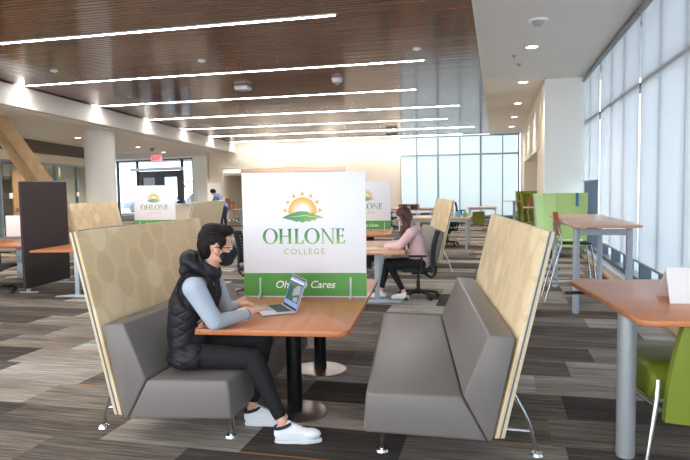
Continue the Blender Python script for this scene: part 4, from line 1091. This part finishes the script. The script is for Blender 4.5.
# ------------------------------------------------------------------ woman in pink
def woman():
    base = Vector((-1.2, 9.05, 0)); rz = R(188)    # local +x = facing (towards the desk at the left)
    t = thing('person', 'person with long brown hair in a pink hoodie writing at a desk', 'person', base, rz)
    inv = (Matrix.Translation(base) @ Matrix.Rotation(rz, 4, 'Z')).inverted()
    g = lambda x, y, z: inv @ Vector((x, y, z))
    pel = g(-1.10, 9.05, .57); che = g(-1.17, 9.05, .84); uch = g(-1.23, 9.05, .97); nb = g(-1.27, 9.05, 1.05)
    shN, elN, wrN = g(-1.21, 8.86, .98), g(-1.38, 8.84, .80), g(-1.62, 9.0, .775)
    shF, elF, wrF = g(-1.26, 9.22, .98), g(-1.42, 9.28, .80), g(-1.66, 9.2, .775)
    hN, kN, aN = g(-1.10, 8.95, .52), g(-1.55, 8.93, .53), g(-1.32, 8.88, .12)
    hF, kF, aF = g(-1.12, 9.14, .52), g(-1.60, 9.13, .53), g(-1.68, 8.98, .12)
    Hd = Fr(g(-1.345, 9.05, 1.235), inv.to_3x3() @ Vector((-1, .05, -.35)), inv.to_3x3() @ Vector((-.3, 0, 1)))
    mb = MB(); head_solids(mb, Hd, 1.0)
    mb.chain([(uch, .08), (nb, .05), (Hd.p(-.02, 0, -.03), .048)])
    mb.chain([(pel, .12), (che, .10), (uch, .09)])
    for sh, el_, wr in ((shN, elN, wrN), (shF, elF, wrF)): mb.chain([(uch, .07), (sh, .05), (el_, .034), (wr, .022)])
    for h_, k_, a in ((hN, kN, aN), (hF, kF, aF)): mb.chain([(pel, .1), (h_, .075), (k_, .046), (a, .032), (a + Vector((.0, 0, -.06)), .03)])
    hand(mb, wrN, inv.to_3x3() @ Vector((-1, .25, -.03)), Vector((0, 0, 1)), -1, .85, (.3, .6, .5)); hand(mb, wrF, inv.to_3x3() @ Vector((-1, -.2, -.03)), Vector((0, 0, 1)), 1, .85, (.3, .6, .5))
    modded(mb, 'body', M['skin'], t, .008, 2)
    eyes(t, Hd)
    mb = MB()
    mb.chain([(pel + Vector((0, 0, -.02)), .145), (che, .145), (uch, .115), (nb, .07)])
    for sh, el_, wr in ((shN, elN, wrN), (shF, elF, wrF)): mb.chain([(uch, .11), (sh, .078), (el_, .062), (wr - (wr - el_) * .12, .040)])
    mb.chain([(g(-1.17, 8.95, 1.03), .055), (g(-1.13, 9.05, 1.02), .06), (g(-1.19, 9.17, 1.03), .055)])
    modded(mb, 'hoodie', M['pink'], t, .012, 4)
    mb = MB()
    mb.chain([(hN, .1), (hF, .1)])
    for h_, k_, a in ((hN, kN, aN), (hF, kF, aF)): mb.chain([(pel, .125), (h_, .095), (k_, .062), (a + (k_ - a) * .12, .040)])
    modded(mb, 'leggings', M['legging'], t, .012, 3)
    mb = MB()
    b = lambda f, l, u, r: mb.ball(Hd.p(f, l, u), r, 18, 12, Hd.q)
    b(-.018, 0, .045, (.108, .088, .092)); b(-.06, 0, -.02, (.07, .09, .11))
    for s_, sh in ((-1, 1), (1, -1)):
        top = Hd.p(.01, .072 * s_, .0); 
        mb.chain([(top, .036), (Hd.p(.0, .085 * s_, -.10), .040), (Hd.p(-.0, .09 * s_, -.18), .038)])
    mb.chain([(Hd.p(.0, .085, -.12), .04), (g(-1.36, 8.92, .98), .04), (g(-1.33, 8.88, .86), .028), (g(-1.30, 8.86, .74), .012)])
    mb.chain([(Hd.p(-.05, .05, -.08), .05), (g(-1.27, 8.93, 1.02), .045), (g(-1.25, 8.87, .90), .03), (g(-1.24, 8.85, .76), .012)])
    mb.chain([(Hd.p(.0, -.085, -.12), .04), (g(-1.38, 9.16, .98), .04), (g(-1.42, 9.14, .84), .02)])
    modded(mb, 'hair', M['brown_hair'], t, .01, 3)
    for a, d in ((aN, Vector((-1, .0, 0))), (aF, Vector((-1, -.3, 0)))):
        d = (inv.to_3x3() @ d).normalized(); mb = MB(); p = Vector((a.x, a.y, 0))
        mb.chain([(p - d * .04 + Vector((0, 0, .05)), .042), (p + d * .06 + Vector((0, 0, .055)), .044), (p + d * .16 + Vector((0, 0, .042)), .034)]); mb.chain([(p + Vector((0, 0, .06)), .042), (p + Vector((0, 0, .1)), .038)])
        def flat(co):
            if co.z < .004: co.z = .004
            return co
        modded(mb, 'shoe', M['shoe'], t, .009, 2, extra=flat)
    return t
woman()
o = MB().box((0, 0, .009), (.34, .26, .016)).build('notebook', mat('peach_paper', srgb(250, 226, 206), .6), None, bevel=.003); o.location = (-1.74, 8.92, .7455); o.rotation_euler = (0, 0, R(12))
tag(o, 'open pale notebook on the desk under the woman\'s hands', 'notebook')

# partly hidden person behind the sign
def hidden_person():
    base = Vector((-3.62, 9.0, 0)); rz = R(8)
    dup(oc, (-3.68, 8.98, 0), R(188), 'black office chair seen edge-on between the man\'s face and the large sign', 'black office chairs')
    t = thing('person', 'person in dark clothes mostly hidden behind the large sign, forearm showing', 'person', base, rz)
    g = lambda x, y, z: Vector((x, y, z))
    pel, che, uch, nb = g(-.02, 0, .57), g(.02, 0, .84), g(.05, 0, .98), g(.08, 0, 1.06)
    Hd = Fr((.13, 0, 1.25), (1, 0, -.2), (.1, 0, 1))
    mb = MB(); head_solids(mb, Hd); mb.chain([(uch, .08), (nb, .05), (Hd.p(-.02, 0, -.03), .05)]); mb.chain([(pel, .12), (che, .1), (uch, .09)])
    arms = ((g(.03, -.19, .98), g(-.12, -.27, .735), g(.12, -.28, .72)), (g(.03, .19, .98), g(.12, .24, .78), g(.36, .16, .77)))
    for sh, el_, wr in arms: mb.chain([(uch, .07), (sh, .05), (el_, .036), (wr, .024)])
    legs = ((g(.0, -.09, .52), g(.44, -.1, .52), g(.36, -.1, .12)), (g(.0, .09, .52), g(.44, .1, .52), g(.5, .1, .12)))
    for h_, k_, a in legs: mb.chain([(pel, .1), (h_, .075), (k_, .05), (a, .034), (a + Vector((0, 0, -.06)), .03)])
    for sh, el_, wr in arms: hand(mb, wr, wr - el_, (0, 0, 1), 1, .9)
    modded(mb, 'body', M['skin'], t, .01, 2); eyes(t, Hd)
    mb = MB(); mb.chain([(pel, .14), (che, .13), (uch, .11), (nb, .065)])
    for sh, el_, wr in arms: mb.chain([(uch, .1), (sh, .07), ((sh + el_) / 2, .055)])
    modded(mb, 'shirt', M['dark_top'], t, .013, 3)
    mb = MB(); mb.chain([(legs[0][0], .1), (legs[1][0], .1)])
    for h_, k_, a in legs: mb.chain([(pel, .12), (h_, .095), (k_, .07), (a + (k_ - a) * .1, .05)])
    modded(mb, 'trousers', M['jeans'], t, .013, 3)
    mb = MB(); b = lambda f, l, u, r: mb.ball(Hd.p(f, l, u), r, 18, 12, Hd.q); b(-.02, 0, .05, (.105, .085, .085)); b(-.06, 0, .0, (.06, .078, .08))
    modded(mb, 'hair', M['hair'], t, .01, 2)
    for h_, k_, a in legs:
        mb = MB(); p = Vector((a.x, a.y, 0)); mb.chain([(p + Vector((-.03, 0, .046)), .042), (p + Vector((.14, 0, .04)), .034)]); mb.chain([(p + Vector((0, 0, .06)), .04), (p + Vector((0, 0, .09)), .038)])
        modded(mb, 'shoe', M['shoe'], t, .01, 2)
hidden_person()

# ------------------------------------------------------------------ right side: tables, stool, lounge seats
def rpoly(x0, x1, y0, y1, r):
    pts = []
    for cx, cy, a0 in ((x1 - r, y1 - r, 0), (x0 + r, y1 - r, 90), (x0 + r, y0 + r, 180), (x1 - r, y0 + r, 270)):
        for k in range(7): pts.append((cx + r * math.cos(R(a0 + k * 15)), cy + r * math.sin(R(a0 + k * 15))))
    return pts
# near table; left-near corner about (.76,3.62), left-far (.535,5.15)
t = thing('counter_table', 'counter-height cherry laminate table with a thick silver leg at the right edge', 'table', (.765, 3.60, 0), R(8.5))
MB().prism(rpoly(0, 1.15, 0, 1.53, .09), .872, .905, 'xy').build('tabletop', M['oak_x'], t, bevel=.006)
for i, (x, yy) in enumerate(((.045, .34), (.045, 1.28), (1.05, .34), (1.05, 1.28))):
    if i == 1: continue
    MB().cyl((x, yy, .01), (x, yy, .872), .055, seg=28).cyl((x, yy, 0), (x, yy, .012), .05).build('leg', M['silver'], t)
MB().box((-.02, 1.2, .855), (.16, .05, .02)).box((.06, 1.2, .862), (.06, .06, .02)).build('height_lever', M['black_plastic'], t, bevel=.006)
# tent card
t = thing('tent_card', 'blank white folded tent card on the counter table', 'tent card', (1.045, 4.16, .9055), R(4))
MB().prism([(0.0, 0), (.004, 0), (.094, .215), (.088, .215)], 0.0, .36, 'yz').build('front_face', M['paper'], t, smooth=False)
MB().prism([(.26, 0), (.256, 0), (.086, .215), (.092, .215)], 0.0, .36, 'yz').build('rear_face', M['paper'], t, smooth=False)

# lime lounge chair
t = thing('lounge_chair', 'lime green lounge chair with chrome frame at the right edge', 'chair', (1.12, 3.72, 0), R(8))
# the chair faces away to the far side: back towards the camera right
MB().prism([(-.22, .40), (-.24, .50), (-.14, .565), (.35, .545), (.42, .40), (.38, .335), (-.16, .335)], -.31, .31).build('seat', M['green_vinyl'], t, bevel=.035, seg=3)
for p in kids(t): p.rotation_euler = (0, 0, R(90)); p.location = (.12, .48, 0)
bkr = MB(); g1, g2 = [], []
for i in range(9):
    u_ = i / 8; z = .30 + .56 * u_; yy = .03 - .05 * u_; r1, r2 = [], []
    for j in range(13):
        v_ = -1 + 2 * j / 12; hw = .31 - .07 * u_ * u_
        r1.append((.12 + v_ * hw, yy + .06 * v_ * v_, z)); r2.append((.12 + v_ * hw, yy - .05 + .06 * v_ * v_, z))
    g1.append(r1); g2.append(r2)
bkr.surf(g1).surf(g2)
for i in range(8):
    for e in (0, 12): bkr._add([g1[i][e], g1[i + 1][e], g2[i + 1][e], g2[i][e]], [(0, 1, 2, 3)])
for i in (0, 8):
    for j in range(12): bkr._add([g1[i][j], g1[i][j + 1], g2[i][j + 1], g2[i][j]], [(0, 1, 2, 3)])
bkr.build('backrest', M['green_vinyl'], t)
for s_ in (-1, 1):
    MB().tube([(.10 + s_ * .325, .06, .54), (.09 + s_ * .33, .04, .42), (.02 + s_ * .33, .0, .012)], .014, 10).tube([(.12 + s_ * .33, .6, .012), (.12 + s_ * .325, .5, .34)], .014, 10).tube([(.12 + s_ * .325, .08, .36), (.12 + s_ * .325, .5, .34)], .012, 8).build('leg_frame', M['chrome'], t)

# bar-height table
t = thing('bar_table', 'tall bar table with tubular legs in front of the right windows', 'table', (.84, 8.0, 0), R(0.8))
MB().prism(rpoly(0.05, .87, 0, 3.0, .05), 1.12, 1.155, 'xy').build('tabletop', M['pale_top'], t, bevel=.006)
for x, yy in ((.15, .32), (.11, 2.45), (.78, .32), (.80, 2.55)):
    MB().cyl((x, yy, .01), (x, yy, 1.10), .042, seg=24).cyl((x, yy, 1.10), (x, yy, 1.121), .028).cyl((x, yy, 0), (x, yy, .02), .036).build('leg', M['bluegrey'], t)
MB().box2((.15, .30, 1.01), (.78, .34, 1.085)).build('crossbar', M['bluegrey'], t); MB().box2((.13, 2.48, 1.01), (.80, 2.52, 1.085)).build('crossbar', M['bluegrey'], t)
# bar stool facing +x
def stool():
    t = thing('bar_stool', 'metal bar stool with brown wood back at the tall bar table', 'stool')
    MB().box((.0, 0, .82), (.42, .40, .02)).build('seat', M['black_metal'], t, bevel=.008)
    for s_ in (-1, 1):
        MB().tube([(-.42, s_ * .21, .0), (-.20, s_ * .19, .83), (-.26, s_ * .19, 1.10)], .013, 10).build('rear_leg', M['chrome'], t)
        MB().tube([(.30, s_ * .20, 0), (.19, s_ * .19, .815)], .013, 10).build('front_leg', M['chrome'], t)
        MB().tube([(-.35, s_ * .20, .26), (.26, s_ * .198, .26)], .009, 8).build('side_rail', M['chrome'], t)
    MB().tube([(.255, -.198, .30), (.255, .198, .30)], .011, 8).build('foot_rail', M['chrome'], t)
    g1, g2 = [], []
    for i in range(5):
        z = .93 + .085 * i; row, r2 = [], []
        for j in range(7):
            v_ = -1 + j / 3; hw = .20 - .01 * abs(i - 2)
            row.append((-.215 - .035 * (1 - v_ * v_) - .012 * i, v_ * hw, z)); r2.append((-.203 - .035 * (1 - v_ * v_) - .012 * i, v_ * hw, z))
        g1.append(row); g2.append(r2)
    m = MB().surf(g1).surf(g2)
    for i in range(4):
        for e in (0, 6): m._add([g1[i][e], g1[i + 1][e], g2[i + 1][e], g2[i][e]], [(0, 1, 2, 3)])
    for i in (0, 4):
        for j in range(6): m._add([g1[i][j], g1[i][j + 1], g2[i][j + 1], g2[i][j]], [(0, 1, 2, 3)])
    m.build('backrest', M['tan_wood'], t)
    return t
st = stool(); st.location = (1.08, 9.35, 0); st.rotation_euler = (0, 0, R(3))

# mint curved lounge booth
def lounge(label, loc, rz, outer='mint_fab', inner='green_in', k=1.0, kz=None, group='green high-back lounge booths'):
    t = thing('high_back_lounge', label, 'lounge seat', loc, rz, group)
    kz = kz or k
    outl = []
    for i in range(22):
        u_ = i / 21
        if u_ < .36: p = (-.50, -.55 + 1.0 * u_ / .36 * .85)
        elif u_ < .64:
            a = (u_ - .36) / .28 * PI / 2; p = (-.50 + .2 * (1 - math.cos(a)), .30 + .22 * math.sin(a))
        else: p = (-.30 + (u_ - .64) / .36 * .85, .52)
        outl.append(p)
    lo_, li_ = [], []
    for z in (.10, .5, 1.0, 1.46):
        lean = .07 * (z - .1)
        lo_.append([(x * k - (lean if i < 8 else 0), yy * k + (lean if i > 12 else 0), z * kz) for i, (x, yy) in enumerate(outl)])
        li_.append([(x * k + .06 - (lean if i < 8 else 0), yy * k - .06 + (lean if i > 12 else 0), z * kz) for i, (x, yy) in enumerate(outl)])
    mo = MB().surf(lo_)
    for i in range(3):
        for e in (0, 21): mo._add([lo_[i][e], lo_[i + 1][e], li_[i + 1][e], li_[i][e]], [(0, 1, 2, 3)])
    for j in range(21): mo._add([lo_[3][j], lo_[3][j + 1], li_[3][j + 1], li_[3][j]], [(0, 1, 2, 3)])
    mo.build('outer_shell', M[outer], t)
    MB().surf(li_).build('inner_lining', M[inner], t)
    MB().box2((-.40 * k, -.55 * k, .28 * k), (.55 * k, .42 * k, .46 * k)).build('seat', M[inner], t, bevel=.03, seg=3)
    for x, yy in ((-.35, -.45), (.45, -.45), (.45, .35), (-.35, .35)): MB().cyl((x * k, yy * k, 0), (x * k, yy * k, .28 * k), .02).build('leg', M['chrome'], t)
    return t
lg = lounge('mint green curved high-back lounge booth against the white wall by the windows', (1.44, 15.2, 0), R(-20), 'mint_fab', 'mint_in', .82, 1.0)
MB().box((.30, .33, 1.30), (.07, .01, .32)).build('strap', M['strap'], lg)
lounge('olive high-back lounge seat beyond the mint one, nearer of two', (1.32, 21.4, 0), R(0), 'olive', 'olive', .95)
lounge('olive high-back lounge seat farthest back by the niche wall', (1.30, 25.6, 0), R(0), 'olive', 'olive', .98)
# small high tables there
def pedestal(label, loc, wx, wy, z, rz=0, top='pale_top', group='small pedestal tables by the green lounges'):
    t = thing('pedestal_table', label, 'table', loc, rz, group)
    MB().box2((-wx / 2, -wy / 2, z - .03), (wx / 2, wy / 2, z)).build('tabletop', M[top], t, bevel=.006)
    MB().cyl((0, 0, .02), (0, 0, z - .03), .05).build('leg_column', M['silver'], t)
    MB().cyl((0, 0, 0), (0, 0, .018), .22, seg=32).build('base_disc', M['silver'], t)
    return t
pedestal('small orange-topped pedestal table in front of the nearer olive lounge', (1.15, 19.55, 0), .72, .7, 1.0)
pedestal('small pedestal table in front of the farthest olive lounge', (.66, 25.2, 0), .85, .6, 1.06)
o = MB().prism([(-.06, 0), (.06, 0), (0, .2)], -.1, .1).build('tent_card', M['paper'], None); o.location = (1.32, 19.5, 1.0005); tag(o, 'tiny white tent card on the pedestal table by the olive lounge', 'tent card')
c = dup(st, (.95, 24.4, 0), R(180), 'bar stool with brown wood back beside the farthest pedestal table', 'metal bar stools'); st['group'] = 'metal bar stools'
c = dup(st, (.85, 20.3, 0), R(150), 'bar stool with brown wood back behind the nearer pedestal table', 'metal bar stools')

# ------------------------------------------------------------------ middle distance
def fdesk(label, x0, x1, y0, y1, z, group='four-legged desks in the background', top='pale_top'):
    t = thing('desk', label, 'desk', ((x0 + x1) / 2, (y0 + y1) / 2, 0), 0, group); a, b2 = (x1 - x0) / 2, (y1 - y0) / 2
    MB().box2((-a, -b2, z - .035), (a, b2, z)).build('desktop', M[top], t, bevel=.006)
    for sx in (-1, 1):
        for sy in (-1, 1): MB().box2((sx * (a - .08) - .03, sy * (b2 - .08) - .03, 0), (sx * (a - .08) + .03, sy * (b2 - .08) + .03, z - .036)).build('leg', M['bluegrey'], t)
    MB().box2((-a + .1, -b2 + .05, z - .1), (a - .1, -b2 + .08, z - .04)).box2((-a + .1, b2 - .08, z - .1), (a - .1, b2 - .05, z - .04)).build('apron', M['bluegrey'], t)
    return t
fdesk('light desk with blue bottles on it, right of the tan booth panel', -2.5, -.70, 16.4, 18.2, .82)
fdesk('small desk far back below the window, with the olive pedestal', -1.20, .02, 26.0, 27.4, .78)
fdesk('long desk far back between the window and the woman\'s head', -4.3, -2.55, 25.2, 26.4, .78)
for x, yy, c_, h_, lab in ((-1.27, 16.9, (70, 160, 210), .24, 'blue and white bottle on the light desk, left'), (-1.12, 16.95, (225, 235, 240), .22, 'white bottle with blue label on the light desk, middle'), (-1.0, 16.9, (90, 180, 220), .2, 'light blue bottle on the light desk, right'), (-.86, 17.3, (120, 180, 110), .18, 'green box-shaped bottle on the light desk')):
    o = MB().cyl((0, 0, 0), (0, 0, h_ * .7), .055).cyl((0, 0, h_ * .7), (0, 0, h_ * .85), .05, .02).cyl((0, 0, h_ * .85), (0, 0, h_), .02).build('bottle', mat('bottle_plastic', srgb(*c_), .4), None, bevel=.004)
    o.location = (x, yy, .8205); tag(o, lab, 'bottle', 'bottles on the light desk')
dup(oc, (-1.36, 17.6, 0), R(80), 'black office chair under the light desk with the bottles', 'black office chairs')
dup(oc, (-1.42, 26.4, 0), R(180), 'black office chair far back left of the small desk', 'black office chairs')
dup(oc, (-4.15, 24.6, 0), R(200), 'black office chair far back next to the wooden cart', 'black office chairs')
dup(oc, (-2.0, 24.8, 0), R(200), 'black office chair far back just left of the tan booth panel', 'black office chairs')
def pedestal_cab(label, loc):
    t = thing('pedestal_cabinet', label, 'cabinet', loc, 0, 'olive drawer pedestals')
    MB().box2((-.24, -.25, .05), (.24, .25, .58)).build('body', M['olive'], t, bevel=.01)
    MB().box2((-.22, -.262, .32), (.22, -.251, .55)).build('drawer', M['olive'], t); MB().box2((-.22, -.262, .08), (.22, -.251, .30)).build('drawer', M['olive'], t)
    for x in (-.18, .18): MB().cyl((x - .01, 0, .026), (x + .01, 0, .026), .026).build('caster', M['black_plastic'], t)
    return t
pedestal_cab('olive drawer pedestal under the small far desk', (-.75, 26.5, 0))
pedestal_cab('olive drawer pedestal under the long far desk', (-2.85, 25.8, 0))
# wooden cart
t = thing('book_cart', 'two-tier wooden book cart with white metal frame behind the woman\'s head', 'cart', (-2.78, 20.0, 0))
for z in (.92, .62):
    MB().box2((-.31, -.22, z), (.31, .22, z + .02)).box2((-.31, -.22, z + .02), (-.29, .22, z + .17)).box2((.29, -.22, z + .02), (.31, .22, z + .17)).box2((-.31, .20, z + .02), (.31, .22, z + .17)).box2((-.31, -.22, z + .165), (.31, .22, z + .185)).build('shelf_box', M['tan_wood'], t)
for x in (-.29, .29):
    MB().tube([(x, -.24, 0), (x, -.24, .90), (x, .24, .90), (x, .24, 0)], .018, 8).build('frame', M['paper'], t)
MB().box2((-.3, -.22, .3), (.3, .22, .32)).build('lower_shelf', M['paper'], t)
o = MB().box((0, 0, .05), (.3, .2, .1)).build('paper_stack', M['paper'], None); o.location = (-2.88, 19.9, .9405); tag(o, 'white papers inside the top tier of the book cart', 'papers')

# back left: counter, person in blue, table and chairs
t = thing('service_counter', 'cream service counter in front of the person in blue', 'counter', (-13.35, 25.1, 0), R(8))
MB().box2((-1.3, -.3, 0), (.95, .3, 1.04)).build('counter_body', M['wall'], t); MB().box2((-1.35, -.35, 1.04), (1.0, .35, 1.08)).build('countertop', M['white_panel'], t, bevel=.01)
t = thing('desk_phone', 'dark phone and pens on the service counter', 'phone', (-13.75, 25.1, 1.081), R(8)); MB().prism([(-.18, 0), (-.18, .1), (.16, .04), (.16, 0)], -.1, .1).build('phone_base', M['black_plastic'], t, bevel=.01); MB().tube([(-.14, -.06, .12), (0, -.06, .10), (.12, -.06, .08)], .025, 8).build('handset', M['black_plastic'], t)
t = thing('sneeze_guard', 'clear upright guard with white edge on the service counter', 'screen guard', (-13.25, 25.35, 1.081), R(80))
MB().box2((-.28, -.004, 0), (.28, .004, .62)).build('guard_pane', M['glass_clear'], t, smooth=False); MB().box2((-.30, -.012, 0), (-.28, .012, .64)).box2((.28, -.012, 0), (.30, .012, .64)).build('guard_edge', M['paper'], t)
def blue_person():
    base = Vector((-11.72, 25.0, 0)); t = thing('person', 'person in a blue shirt and dark jeans leaning over the service counter', 'person', base, R(185))
    g = lambda x, y, z: Vector((x, y, z))
    pel, che, uch, nb = g(-.12, 0, .95), g(.08, 0, 1.20), g(.22, 0, 1.38), g(.30, 0, 1.45)
    Hd = Fr((.40, 0, 1.56), (1, 0, -.7), (.6, 0, 1)); mb = MB(); head_solids(mb, Hd)
    mb.chain([(uch, .08), (nb, .055), (Hd.p(-.02, 0, -.03), .055)]); mb.chain([(pel, .13), (che, .12), (uch, .11)])
    arms = ((g(.22, -.2, 1.36), g(.34, -.24, 1.12), g(.52, -.14, 1.12)), (g(.22, .2, 1.36), g(.34, .24, 1.12), g(.52, .14, 1.12)))
    legs = ((g(-.12, -.1, .88), g(-.06, -.11, .48), g(-.12, -.11, .1)), (g(-.12, .1, .88), g(.0, .12, .48), g(.02, .12, .1)))
    for a in arms: mb.chain([(uch, .08), (a[0], .052), (a[1], .038), (a[2], .026)]); hand(mb, a[2], (1, 0, -.1), (0, 0, 1), 1, .95)
    for a in legs: mb.chain([(pel, .1), (a[0], .09), (a[1], .058), (a[2], .04), (a[2] + Vector((.0, 0, -.05)), .035)])
    modded(mb, 'body', M['skin'], t, .012, 2); eyes(t, Hd)
    mb = MB(); mb.chain([(pel, .16), (che, .15), (uch, .14), (nb, .08)])
    for a in arms: mb.chain([(uch, .12), (a[0], .085), (a[1], .06), (a[1] + (a[2] - a[1]) * .3, .05)])
    modded(mb, 'shirt', M['blue_shirt'], t, .015, 3)
    mb = MB()
    for a in legs: mb.chain([(pel, .14), (a[0], .115), (a[1], .08), (a[2], .058)])
    modded(mb, 'jeans', M['jeans'], t, .015, 3)
    mb = MB(); mb.ball(Hd.p(-.02, 0, .05), (.13, .12, .11)); mb.ball(Hd.p(-.07, 0, 0), (.07, .1, .09)); modded(mb, 'hair', M['hair'], t, .012, 1)
    for a in legs:
        mb = MB(); p = Vector((a[2].x, a[2].y, 0)); mb.chain([(p + Vector((-.03, 0, .05)), .046), (p + Vector((.15, 0, .04)), .036)]); mb.chain([(p + Vector((0, 0, .06)), .045), (p + Vector((0, 0, .1)), .042)]); modded(mb, 'shoe', M['black_plastic'], t, .012, 2)
blue_person()
fdesk('orange laminate table at the back beside the person in blue', -12.9, -11.5, 26.6, 27.8, .745, top='oak')
t = thing('storage_box', 'dark box on the orange table at the back', 'box', (-12.4, 27.1, .7455)); MB().box2((-.25, -.15, 0), (.25, .15, .3)).build('box_body', M['tan_wood'], t); MB().box2((-.26, -.16, .3), (.26, .16, .33)).build('box_lid', M['black_plastic'], t)
dup(st, (-11.75, 26.1, 0), R(60), 'bar stool with orange-brown back at the back table, near the sign edge', 'metal bar stools')
dup(st, (-12.35, 26.0, 0), R(100), 'bar stool at the back table, next to the person in blue', 'metal bar stools')
t = thing('notice_board', 'pale board leaning on the far wall left of the recess', 'board', (-15.3, 31.7, 0)); MB().box2((-.4, -.02, .9), (.4, .02, 2.05)).build('board', M['paper'], t); MB().box2((-.36, -.02, 0), (-.32, .02, .9)).box2((.32, -.02, 0), (.36, .02, .9)).build('leg', M['alu'], t)
